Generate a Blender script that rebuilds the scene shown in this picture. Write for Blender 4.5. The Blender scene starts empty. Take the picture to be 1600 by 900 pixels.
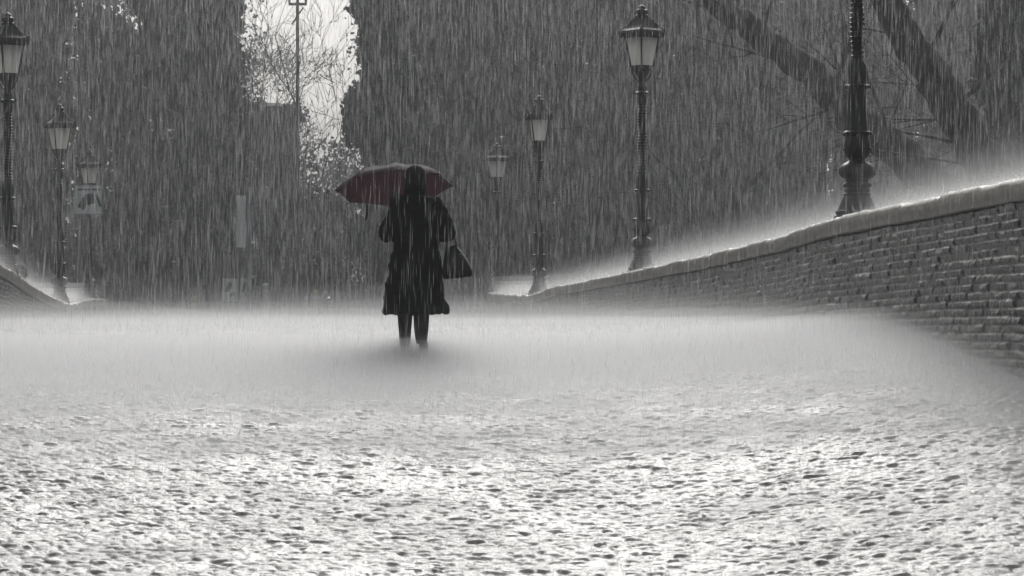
import bpy, bmesh, math, random
import numpy as np
from mathutils import Vector, Matrix, Quaternion, Euler

# ------------------------------------------------------------------ settings
scene = bpy.context.scene
C = scene.collection
rnd = random.Random(7)
rng = np.random.default_rng(11)

cam_d = bpy.data.cameras.new("camera"); cam = bpy.data.objects.new("camera", cam_d); C.objects.link(cam)
cam_d.sensor_width = 36.0; cam_d.lens = 100.0
cam.location = (0, 0, 0); cam.rotation_euler = (math.radians(90), 0, 0)
cam_d.clip_start = 0.1; cam_d.clip_end = 2000
cam_d.dof.use_dof = True; cam_d.dof.focus_distance = 30.0; cam_d.dof.aperture_fstop = 13.0
scene.camera = cam

SUN_EL, SUN_AZ = 35.0, 1.0          # ahead of the camera, a touch to the left
world = bpy.data.worlds.new("World"); scene.world = world; world.use_nodes = True
wn = world.node_tree.nodes; wl = world.node_tree.links; wn.clear()
sky = wn.new("ShaderNodeTexSky"); sky.sky_type = 'NISHITA'; sky.sun_disc = False
sky.sun_elevation = math.radians(SUN_EL); sky.sun_rotation = math.radians(SUN_AZ)
sky.air_density = 1.6; sky.dust_density = 5.0; sky.ozone_density = 1.0
hs = wn.new("ShaderNodeHueSaturation"); hs.inputs['Saturation'].default_value = 0.10
bg = wn.new("ShaderNodeBackground"); bg.inputs['Strength'].default_value = 0.15
wo = wn.new("ShaderNodeOutputWorld")
wl.new(sky.outputs[0], hs.inputs['Color']); wl.new(hs.outputs[0], bg.inputs[0]); wl.new(bg.outputs[0], wo.inputs[0])

sd = bpy.data.lights.new("sun", 'SUN'); sd.energy = 3.0; sd.angle = math.radians(34.0); sd.color = (1.0, 0.985, 0.96)
sun = bpy.data.objects.new("sun", sd); C.objects.link(sun)
e, a = math.radians(SUN_EL), math.radians(SUN_AZ)
to_sun = Vector((math.sin(a) * math.cos(e), math.cos(a) * math.cos(e), math.sin(e)))
sun.rotation_mode = 'QUATERNION'; sun.rotation_quaternion = (-to_sun).to_track_quat('-Z', 'Y')

scene.view_settings.view_transform = 'Standard'; scene.view_settings.look = 'None'
scene.view_settings.gamma = 1.0; scene.view_settings.exposure = -1.15
cy = scene.cycles
cy.max_bounces = 6; cy.diffuse_bounces = 2; cy.glossy_bounces = 3; cy.transmission_bounces = 4
cy.volume_bounces = 1; cy.transparent_max_bounces = 48
cy.sample_clamp_indirect = 4.0; cy.caustics_reflective = False; cy.caustics_refractive = False
cy.use_denoising = True

# ------------------------------------------------------------------ helpers
F = 4444.4
def P(x, y, D):
    return Vector(((x - 800) / F * D, D, (450 - y) / F * D))

def tag(o, label=None, cat=None, group=None, kind=None):
    if label: o['label'] = label
    if cat: o['category'] = cat
    if group: o['group'] = group
    if kind: o['kind'] = kind
    return o

def thing(name, loc, label, cat, group=None, rz=0.0):
    o = bpy.data.objects.new(name, None); C.objects.link(o)
    o.location = loc; o.rotation_euler = (0, 0, rz); o.empty_display_size = 0.2
    return tag(o, label, cat, group)

def mesh_obj(name, verts, faces, mat, parent=None, smooth=True, link=True):
    me = bpy.data.meshes.new(name)
    me.from_pydata([tuple(v) for v in verts], [], faces)
    if smooth: me.polygons.foreach_set('use_smooth', [True] * len(me.polygons))
    me.update()
    if mat: me.materials.append(mat)
    o = bpy.data.objects.new(name, me)
    C.objects.link(o)
    if parent: o.parent = parent
    return o

def np_mesh(name, V, Fq, mat, parent=None, smooth=True):
    """fast mesh from arrays: V (n,3), Fq (m,k) with k = 3 or 4"""
    me = bpy.data.meshes.new(name)
    V = np.asarray(V, np.float32); Fq = np.asarray(Fq, np.int32); k = Fq.shape[1]
    me.vertices.add(len(V)); me.vertices.foreach_set('co', V.ravel())
    me.loops.add(Fq.size); me.loops.foreach_set('vertex_index', Fq.ravel())
    me.polygons.add(len(Fq)); me.polygons.foreach_set('loop_start', np.arange(0, Fq.size, k, dtype=np.int32))
    me.polygons.foreach_set('loop_total', np.full(len(Fq), k, np.int32))
    me.polygons.foreach_set('use_smooth', np.full(len(Fq), smooth))
    me.update(calc_edges=True); me.validate()
    if mat: me.materials.append(mat)
    o = bpy.data.objects.new(name, me); C.objects.link(o)
    if parent: o.parent = parent
    return o

def grid_faces(nu, nv, off=0):
    i = np.arange(nu - 1)[:, None] * nv + np.arange(nv - 1)[None, :]
    i = i.ravel() + off
    return np.stack([i, i + nv, i + nv + 1, i + 1], 1)

class MB:
    def __init__(s): s.v = []; s.f = []
    def add(s, vs, fs):
        o = len(s.v); s.v += [tuple(v) for v in vs]; s.f += [tuple(i + o for i in f) for f in fs]
    def box(s, c, d, rot=None):
        x, y, z = d[0] / 2, d[1] / 2, d[2] / 2
        vs = [Vector(p) for p in [(-x,-y,-z),(x,-y,-z),(x,y,-z),(-x,y,-z),(-x,-y,z),(x,-y,z),(x,y,z),(-x,y,z)]]
        if rot: vs = [rot @ v for v in vs]
        s.add([v + Vector(c) for v in vs], [(0,3,2,1),(4,5,6,7),(0,1,5,4),(1,2,6,5),(2,3,7,6),(3,0,4,7)])
    def tube(s, pts, rad, n=8, cap=True):
        pts = [Vector(p) for p in pts]
        rad = rad if isinstance(rad, (list, tuple)) else [rad] * len(pts)
        vs = []; up = None
        for i, p in enumerate(pts):
            t = (pts[min(i + 1, len(pts) - 1)] - pts[max(i - 1, 0)]).normalized()
            if up is None: up = t.orthogonal().normalized()
            up = (up - t * up.dot(t)).normalized() if (up - t * up.dot(t)).length > 1e-6 else t.orthogonal().normalized()
            w = t.cross(up)
            for k in range(n):
                an = 2 * math.pi * k / n
                vs.append(p + (up * math.cos(an) + w * math.sin(an)) * rad[i])
        fs = []
        for i in range(len(pts) - 1):
            for k in range(n):
                fs.append((i*n+k, i*n+(k+1)%n, (i+1)*n+(k+1)%n, (i+1)*n+k))
        if cap:
            fs.append(tuple(reversed(range(n)))); fs.append(tuple((len(pts)-1)*n + k for k in range(n)))
        s.add(vs, fs)
    def lathe(s, prof, n=24, rot=0.0, sx=1, sy=1, off=(0,0,0), flute=None):
        vs = []; fs = []
        for j, (r, z) in enumerate(prof):
            for k in range(n):
                an = 2 * math.pi * k / n + rot
                rr = r * (flute(an, z) if flute else 1)
                vs.append((off[0] + rr * math.cos(an) * sx, off[1] + rr * math.sin(an) * sy, off[2] + z))
        for j in range(len(prof) - 1):
            for k in range(n):
                fs.append((j*n+k, j*n+(k+1)%n, (j+1)*n+(k+1)%n, (j+1)*n+k))
        fs.append(tuple(reversed(range(n)))); fs.append(tuple((len(prof)-1)*n + k for k in range(n)))
        s.add(vs, fs)
    def build(s, name, mat, parent=None, smooth=False, auto=None):
        o = mesh_obj(name, s.v, s.f, mat, parent, smooth)
        if auto and smooth:
            o.data.set_sharp_from_angle(angle=math.radians(auto))
        return o

# value noise for numpy
def vnoise(x, y, seed=0):
    x = np.asarray(x, float); y = np.asarray(y, float)
    xi = np.floor(x).astype(np.int64); yi = np.floor(y).astype(np.int64)
    fx = x - xi; fy = y - yi
    fx = fx * fx * (3 - 2 * fx); fy = fy * fy * (3 - 2 * fy)
    return ((hsh(xi, yi, seed) * (1 - fx) + hsh(xi + 1, yi, seed) * fx) * (1 - fy)
            + (hsh(xi, yi + 1, seed) * (1 - fx) + hsh(xi + 1, yi + 1, seed) * fx) * fy)
def hsh(a, b, seed=0):
    h = (a.astype(np.int64) * 374761393 + b.astype(np.int64) * 668265263 + seed * 69069 + 12345) & 0xffffffff
    h = ((h ^ (h >> 13)) * 1274126177) & 0xffffffff
    h = (h ^ (h >> 16)) & 0xffffffff
    return h / 4294967295.0

# ------------------------------------------------------------------ materials
def new_mat(name):
    m = bpy.data.materials.new(name); m.use_nodes = True
    nt = m.node_tree; b = nt.nodes['Principled BSDF']
    return m, nt, b
def L(nt, a, b): nt.links.new(a, b)

def mat_plain(name, col, rough=0.5, metal=0.0, var=0.3, scale=8.0, bump=0.2, bscale=60.0, coat=0.0, spec=0.5, bdist=0.01):
    m, nt, b = new_mat(name)
    tc = nt.nodes.new('ShaderNodeTexCoord'); n = nt.nodes.new('ShaderNodeTexNoise')
    n.inputs['Scale'].default_value = scale; n.inputs['Detail'].default_value = 5
    L(nt, tc.outputs['Object'], n.inputs['Vector'])
    r = nt.nodes.new('ShaderNodeValToRGB')
    r.color_ramp.elements[0].position = 0.3; r.color_ramp.elements[1].position = 0.7
    r.color_ramp.elements[0].color = tuple(c * (1 - var) for c in col) + (1,)
    r.color_ramp.elements[1].color = tuple(min(1, c * (1 + var)) for c in col) + (1,)
    L(nt, n.outputs['Fac'], r.inputs[0]); L(nt, r.outputs[0], b.inputs['Base Color'])
    b.inputs['Roughness'].default_value = rough; b.inputs['Metallic'].default_value = metal
    b.inputs['Coat Weight'].default_value = coat; b.inputs['Coat Roughness'].default_value = 0.12
    b.inputs['Specular IOR Level'].default_value = spec
    if bump:
        n2 = nt.nodes.new('ShaderNodeTexNoise'); n2.inputs['Scale'].default_value = bscale; n2.inputs['Detail'].default_value = 3
        L(nt, tc.outputs['Object'], n2.inputs['Vector'])
        bp = nt.nodes.new('ShaderNodeBump'); bp.inputs['Strength'].default_value = bump; bp.inputs['Distance'].default_value = bdist
        L(nt, n2.outputs['Fac'], bp.inputs['Height']); L(nt, bp.outputs[0], b.inputs['Normal'])
    return m

def mat_volume(name, dens, col=(0.93, 0.94, 0.96), g=0.0):
    m = bpy.data.materials.new(name); m.use_nodes = True; nt = m.node_tree; nt.nodes.clear()
    o = nt.nodes.new('ShaderNodeOutputMaterial'); v = nt.nodes.new('ShaderNodeVolumePrincipled')
    v.inputs['Color'].default_value = col + (1,); v.inputs['Density'].default_value = dens
    v.inputs['Anisotropy'].default_value = g
    L(nt, v.outputs[0], o.inputs['Volume'])
    return m

M_iron = mat_plain('wet_iron', (0.009, 0.011, 0.011), 0.42, 0.0, 0.4, 6, 0.5, 70, coat=0.12)
M_stone = mat_plain('coping_stone', (0.27, 0.255, 0.225), 0.42, 0, 0.35, 7, 0.7, 30, coat=0.15)
M_coat = mat_plain('coat_wool', (0.005, 0.006, 0.007), 0.85, 0, 0.3, 10, 0.3, 200, spec=0.12)
M_trous = mat_plain('trousers', (0.009, 0.009, 0.010), 0.8, 0, 0.3, 10, 0.3, 200, spec=0.3)
M_shoe = mat_plain('shoe_leather', (0.012, 0.011, 0.011), 0.3, 0, 0.2, 10, 0.1, 80)
M_bag = mat_plain('bag_leather', (0.010, 0.011, 0.012), 0.38, 0, 0.2, 12, 0.3, 90)
M_hair = mat_plain('dark_hair', (0.005, 0.0045, 0.004), 0.8, 0, 0.3, 30, 0.6, 120)
M_skin = mat_plain('skin', (0.42, 0.28, 0.22), 0.5, 0, 0.1, 10, 0.1, 60)
M_bark = mat_plain('wet_bark', (0.030, 0.028, 0.026), 0.7, 0, 0.4, 5, 0.8, 25, bdist=0.03)
M_bark_pale = mat_plain('pale_bark', (0.062, 0.062, 0.056), 0.85, 0, 0.5, 3, 0.9, 18, bdist=0.04, spec=.2)  # bark of the leaning trunks, paler than on the other trees
M_metal = mat_plain('grey_metal', (0.20, 0.21, 0.21), 0.4, 0.3, 0.2, 5, 0.1, 50)
M_handle = mat_plain('handle_black', (0.012, 0.012, 0.012), 0.35, 0, 0.2, 10, 0.1, 50)

def mat_leaf(name, c1, c2):
    m, nt, b = new_mat(name)
    tc = nt.nodes.new('ShaderNodeTexCoord'); n = nt.nodes.new('ShaderNodeTexNoise')
    n.inputs['Scale'].default_value = .8; n.inputs['Detail'].default_value = 6; n.inputs['Roughness'].default_value = 0.7
    L(nt, tc.outputs['Object'], n.inputs['Vector'])
    r = nt.nodes.new('ShaderNodeValToRGB'); r.color_ramp.elements[0].position = 0.35; r.color_ramp.elements[1].position = 0.68
    r.color_ramp.elements[0].color = c1 + (1,); r.color_ramp.elements[1].color = c2 + (1,)
    L(nt, n.outputs['Fac'], r.inputs[0]); L(nt, r.outputs[0], b.inputs['Base Color'])
    b.inputs['Roughness'].default_value = 0.55
    b.inputs['Specular IOR Level'].default_value = 0.3
    return m
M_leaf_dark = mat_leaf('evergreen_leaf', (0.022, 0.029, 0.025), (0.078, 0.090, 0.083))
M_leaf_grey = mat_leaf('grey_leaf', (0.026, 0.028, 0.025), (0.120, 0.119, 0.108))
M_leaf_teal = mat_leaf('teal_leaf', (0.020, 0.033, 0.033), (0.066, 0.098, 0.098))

M_leaf_hazed = mat_leaf('hazed_leaf', (0.045, 0.048, 0.044), (0.165, 0.165, 0.153))  # leaf colour lightened to stand in for haze over the trees behind
# wet cobbles
def mat_cobbles():
    m, nt, b = new_mat('wet_cobbles')
    N = nt.nodes
    at = N.new('ShaderNodeAttribute'); at.attribute_name = 'tone'
    tc = N.new('ShaderNodeTexCoord')
    n1 = N.new('ShaderNodeTexNoise'); n1.inputs['Scale'].default_value = 0.8; n1.inputs['Detail'].default_value = 8
    n2 = N.new('ShaderNodeTexNoise'); n2.inputs['Scale'].default_value = 34; n2.inputs['Detail'].default_value = 4
    n2.inputs['Roughness'].default_value = 0.65
    L(nt, tc.outputs['Object'], n1.inputs['Vector']); L(nt, tc.outputs['Object'], n2.inputs['Vector'])
    r = N.new('ShaderNodeValToRGB')
    r.color_ramp.elements[0].color = (0.018, 0.018, 0.019, 1); r.color_ramp.elements[1].color = (0.11, 0.11, 0.112, 1)
    L(nt, at.outputs['Fac'], r.inputs[0]); L(nt, r.outputs[0], b.inputs['Base Color'])
    mr = N.new('ShaderNodeMapRange'); mr.inputs['From Min'].default_value = 0.35; mr.inputs['From Max'].default_value = 0.65
    mr.inputs['To Min'].default_value = 0.12; mr.inputs['To Max'].default_value = 0.30
    L(nt, mr.outputs[0], b.inputs['Coat Roughness'])
    L(nt, n1.outputs['Fac'], mr.inputs['Value']); L(nt, mr.outputs[0], b.inputs['Roughness'])
    b.inputs['Coat Weight'].default_value = 0.25; b.inputs['Specular IOR Level'].default_value = 0.22; b.inputs['Coat Roughness'].default_value = 0.22
    n3 = N.new('ShaderNodeTexNoise'); n3.inputs['Scale'].default_value = 0.9; n3.inputs['Detail'].default_value = 9; n3.inputs['Roughness'].default_value = 0.72
    L(nt, tc.outputs['Object'], n3.inputs['Vector'])
    m3 = N.new('ShaderNodeMapRange'); m3.inputs['From Min'].default_value = 0.38; m3.inputs['From Max'].default_value = 0.64
    m3.inputs['To Min'].default_value = 0.0; m3.inputs['To Max'].default_value = 0.56
    L(nt, n3.outputs['Fac'], m3.inputs['Value']); L(nt, m3.outputs[0], b.inputs['Coat Weight'])
    bp = N.new('ShaderNodeBump'); bp.inputs['Strength'].default_value = 0.8; bp.inputs['Distance'].default_value = 0.008
    L(nt, n2.outputs['Fac'], bp.inputs['Height'])
    L(nt, bp.outputs[0], b.inputs['Normal']); L(nt, bp.outputs[0], b.inputs['Coat Normal'])
    return m
M_cob = mat_cobbles()
M_road = mat_plain('wet_road', (0.06, 0.06, 0.062), 0.25, 0, 0.3, 3, 0.6, 25)

def mat_brick():
    m, nt, b = new_mat('wet_brick'); N = nt.nodes
    at = N.new('ShaderNodeAttribute'); at.attribute_name = 'tone'
    r = N.new('ShaderNodeValToRGB')
    r.color_ramp.elements[0].color = (0.010, 0.009, 0.008, 1); r.color_ramp.elements[1].color = (0.050, 0.044, 0.038, 1)
    tc = N.new('ShaderNodeTexCoord'); n = N.new('ShaderNodeTexNoise'); n.inputs['Scale'].default_value = 30; n.inputs['Detail'].default_value = 5
    L(nt, tc.outputs['Object'], n.inputs['Vector'])
    L(nt, at.outputs['Fac'], r.inputs[0]); L(nt, r.outputs[0], b.inputs['Base Color'])
    b.inputs['Roughness'].default_value = 0.34; b.inputs['Coat Weight'].default_value = 0.2; b.inputs['Coat Roughness'].default_value = 0.25
    bp = N.new('ShaderNodeBump'); bp.inputs['Strength'].default_value = 0.8; bp.inputs['Distance'].default_value = 0.008
    L(nt, n.outputs['Fac'], bp.inputs['Height']); L(nt, bp.outputs[0], b.inputs['Normal'])
    return m
M_brick = mat_brick()

def mat_water(name, alpha):
    m = bpy.data.materials.new(name); m.use_nodes = True; nt = m.node_tree; nt.nodes.clear()
    o = nt.nodes.new('ShaderNodeOutputMaterial')
    t = nt.nodes.new('ShaderNodeBsdfTranslucent'); t.inputs['Color'].default_value = (.95, .96, .98, 1)
    g = nt.nodes.new('ShaderNodeBsdfRefraction'); g.inputs['Roughness'].default_value = 0.5; g.inputs['IOR'].default_value = 1.12
    m1 = nt.nodes.new('ShaderNodeMixShader'); m1.inputs[0].default_value = 0.4
    tr = nt.nodes.new('ShaderNodeBsdfTransparent'); m2 = nt.nodes.new('ShaderNodeMixShader'); m2.inputs[0].default_value = alpha
    L(nt, t.outputs[0], m1.inputs[1]); L(nt, g.outputs[0], m1.inputs[2])
    L(nt, tr.outputs[0], m2.inputs[1]); L(nt, m1.outputs[0], m2.inputs[2]); L(nt, m2.outputs[0], o.inputs[0])
    return m
def mat_trans(name, col, alpha, gloss=0.25, rough=0.2):
    m = bpy.data.materials.new(name); m.use_nodes = True; nt = m.node_tree; nt.nodes.clear()
    o = nt.nodes.new('ShaderNodeOutputMaterial')
    t = nt.nodes.new('ShaderNodeBsdfTranslucent'); t.inputs['Color'].default_value = col + (1,)
    d = nt.nodes.new('ShaderNodeBsdfDiffuse'); d.inputs['Color'].default_value = col + (1,)
    g = nt.nodes.new('ShaderNodeBsdfGlossy'); g.inputs['Roughness'].default_value = rough
    m0 = nt.nodes.new('ShaderNodeMixShader'); m0.inputs[0].default_value = 0.35
    m1 = nt.nodes.new('ShaderNodeMixShader'); m1.inputs[0].default_value = gloss
    tr = nt.nodes.new('ShaderNodeBsdfTransparent'); m2 = nt.nodes.new('ShaderNodeMixShader'); m2.inputs[0].default_value = alpha
    L(nt, t.outputs[0], m0.inputs[1]); L(nt, d.outputs[0], m0.inputs[2])
    L(nt, m0.outputs[0], m1.inputs[1]); L(nt, g.outputs[0], m1.inputs[2])
    if alpha < 1:
        L(nt, tr.outputs[0], m2.inputs[1]); L(nt, m1.outputs[0], m2.inputs[2]); L(nt, m2.outputs[0], o.inputs[0])
    else:
        L(nt, m1.outputs[0], o.inputs[0])
    return m
M_rain = mat_water('rain_water', 0.29)
M_splash = mat_water('splash_water', 0.17)
M_glass = mat_trans('frosted_lamp_glass', (0.90, 0.90, 0.87), 0.55, 0.08, 0.3)

def mat_umbrella():
    m = mat_trans('umbrella_cloth', (0.034, 0.015, 0.019), 1.0, 0.04, 0.4)
    return m
M_umb = mat_umbrella()

# ------------------------------------------------------------------ terrain profile
_D = [-60, 0, 4, 8, 12, 15, 18, 21, 25, 28, 32, 38, 44, 50, 60, 70, 80, 90, 200, 900]
_Z = [-2.3, -2.25, -2.15, -2.02, -1.76, -1.50, -1.18, -0.88, -0.58, -0.47, -0.43, -0.55, -0.80, -1.05, -1.42, -1.62, -1.72, -1.75, -1.75, -1.75]
def _smooth_interp(xs, ys):
    xs = np.array(xs, float); ys = np.array(ys, float)
    m = np.zeros_like(ys); d = np.diff(ys) / np.diff(xs)
    m[1:-1] = np.where(d[:-1] * d[1:] > 0, 2 * d[:-1] * d[1:] / (d[:-1] + d[1:] + 1e-12), 0.5 * (d[:-1] + d[1:]) * 0.3)
    def f(q):
        q = np.asarray(q, float); i = np.clip(np.searchsorted(xs, q) - 1, 0, len(xs) - 2)
        h = xs[i + 1] - xs[i]; t = np.clip((q - xs[i]) / h, 0, 1)
        return ((2*t**3 - 3*t**2 + 1) * ys[i] + (t**3 - 2*t**2 + t) * h * m[i] + (-2*t**3 + 3*t**2) * ys[i+1] + (t**3 - t**2) * h * m[i+1])
    return f
deck_z = _smooth_interp(_D, _Z)

def deck_tilt(X, Y):
    a_ = np.clip((X - .3) / 3.4, 0, 1); b_ = np.clip((34 - Y) / 12, 0, 1)
    return .25 * a_ * a_ * (3 - 2 * a_) * b_ * b_ * (3 - 2 * b_)
RX = _smooth_interp([4, 12, 20.6, 27.6, 44.4, 59.6, 70, 80.5], [5.15, 4.42, 3.69, 3.10, 1.75, 0.31, -0.25, -0.66])   # inner faces of the parapets
RZ = _smooth_interp([4, 12, 20.6, 23, 27.6, 31, 44.4, 53, 59.6, 70, 80.5], [0.92, 0.88, 0.79, 0.745, 0.655, 0.53, 0.225, 0.03, -0.16, -0.165, -0.145])
LX = _smooth_interp([4, 12, 25, 39.5, 44.4, 59.6, 80.5], [-4.35, -5.0, -5.95, -7.10, -7.62, -9.23, -11.50])
LZ = _smooth_interp([4, 12, 21, 30, 39.5, 48.3, 59.6, 70, 80.5], [0.92, 0.86, 0.76, 0.60, 0.31, -0.05, -0.335, -0.34, -0.32])

# ------------------------------------------------------------------ ground sheet to the horizon
xs = np.concatenate([np.linspace(-900, -60, 10), np.linspace(-50, 50, 41), np.linspace(60, 900, 10)])
ys = np.concatenate([np.linspace(-60, 0, 7), np.linspace(2, 90, 89), np.linspace(100, 900, 25)])
X, Y = np.meshgrid(xs, ys, indexing='ij')
Z = deck_z(Y) - 0.10
g = np_mesh('ground', np.stack([X, Y, Z], -1).reshape(-1, 3), grid_faces(len(xs), len(ys)), M_road)
tag(g, 'wet dark ground beyond and around the bridge', None, None, 'structure')

# ------------------------------------------------------------------ cobbled bridge deck, real relief
def cobble_h(X, Y):
    sx_, sy_ = 0.104, 0.086
    U = X / sx_ + 0.9 * (vnoise(X * .7, Y * .7, 3) - .5); W = (Y + .05 * X) / sy_ + 1.1 * (vnoise(X * .6, Y * .8, 33) - .5)
    U = U + 0.5 * (np.floor(W) % 2)
    iu = np.floor(U).astype(np.int64); iw = np.floor(W).astype(np.int64)
    F1 = np.full(X.shape, 9.0); F2 = np.full(X.shape, 9.0)
    bu = np.zeros(X.shape); bw = np.zeros(X.shape); c1 = np.zeros(X.shape, np.int64); c2 = np.zeros(X.shape, np.int64)
    for du in (-1, 0, 1):
        for dw in (-1, 0, 1):
            a_, b_ = iu + du, iw + dw
            pu = a_ + .5 + .62 * (hsh(a_, b_, 1) - .5); pw = b_ + .5 + .62 * (hsh(a_, b_, 2) - .5)
            d = np.maximum(np.abs(U - pu), np.abs(W - pw)) * .6 + np.hypot(U - pu, W - pw) * .4
            near = d < F1
            F2 = np.where(near, F1, np.minimum(F2, d)); F1 = np.where(near, d, F1)
            bu = np.where(near, U - pu, bu); bw = np.where(near, W - pw, bw)
            c1 = np.where(near, a_, c1); c2 = np.where(near, b_, c2)
    e_ = np.clip((F2 - F1) / .30, 0, 1); dome = 1 - (1 - e_) ** 2.2
    h1 = hsh(c1, c2, 4); h2 = hsh(c1, c2, 5); h3 = hsh(c1, c2, 6); h4 = hsh(c1, c2, 7)
    z = -0.012 + 0.012 * dome - 0.008 * (bu**2 + bw**2) * dome
    z = z + (h1 - .5) * .009 * dome + ((h2 - .5) * bu * .018 + (h3 - .5) * bw * .024) * dome
    z = z + 0.012 * np.clip((27 - Y) / 8, .05, 1) * (vnoise(X * 0.7, Y * 0.8, 21) - 0.5) + 0.019 * (vnoise(X * 1.9, Y * 2.9, 22) - 0.5) + 0.012 * (vnoise(X * 4.4, Y * 7.5, 24) - 0.5)
    z = z + 0.007 * (vnoise(X * 12, Y * 24, 31) - 0.5) + 0.006 * (vnoise(X * 26, Y * 42, 32) - 0.5)
    tone = np.clip(0.10 + 0.6 * h4 * dome + 0.5 * (vnoise(X * 0.7, Y * 0.45, 41) - 0.4), 0, 1)
    return z, tone
def deck_patch(name, y0, y1, step, label):
    ny = int((y1 - y0) / step) + 1
    ys = np.linspace(y0, y1, ny)
    lx = LX(ys) + 0.02; rx = RX(ys) - 0.02
    nx = int((rx - lx).max() / step) + 1
    t = np.linspace(0, 1, nx)
    X = lx[:, None] * (1 - t) + rx[:, None] * t
    Y = np.repeat(ys[:, None], nx, 1)
    dz, tone = cobble_h(X, Y)
    Z = deck_z(Y) + deck_tilt(X, Y) + dz
    o = np_mesh(name, np.stack([X, Y, Z], -1).reshape(-1, 3), grid_faces(ny, nx)[:, ::-1], M_cob)
    at = o.data.attributes.new('tone', 'FLOAT', 'POINT'); at.data.foreach_set('value', tone.astype(np.float32).ravel())
    return tag(o, label, None, None, 'structure')
deck_patch('bridge_pavement', 12.0, 31.0, 0.0135, 'wet cobbles climbing to the crest of the bridge')
deck_patch('bridge_pavement', 31.02, 80.4, 0.075, 'wet cobbles beyond the crest of the bridge')
deck_patch('bridge_pavement', 4.2, 11.98, 0.04, 'wet cobbles at the foot of the bridge')

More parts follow.
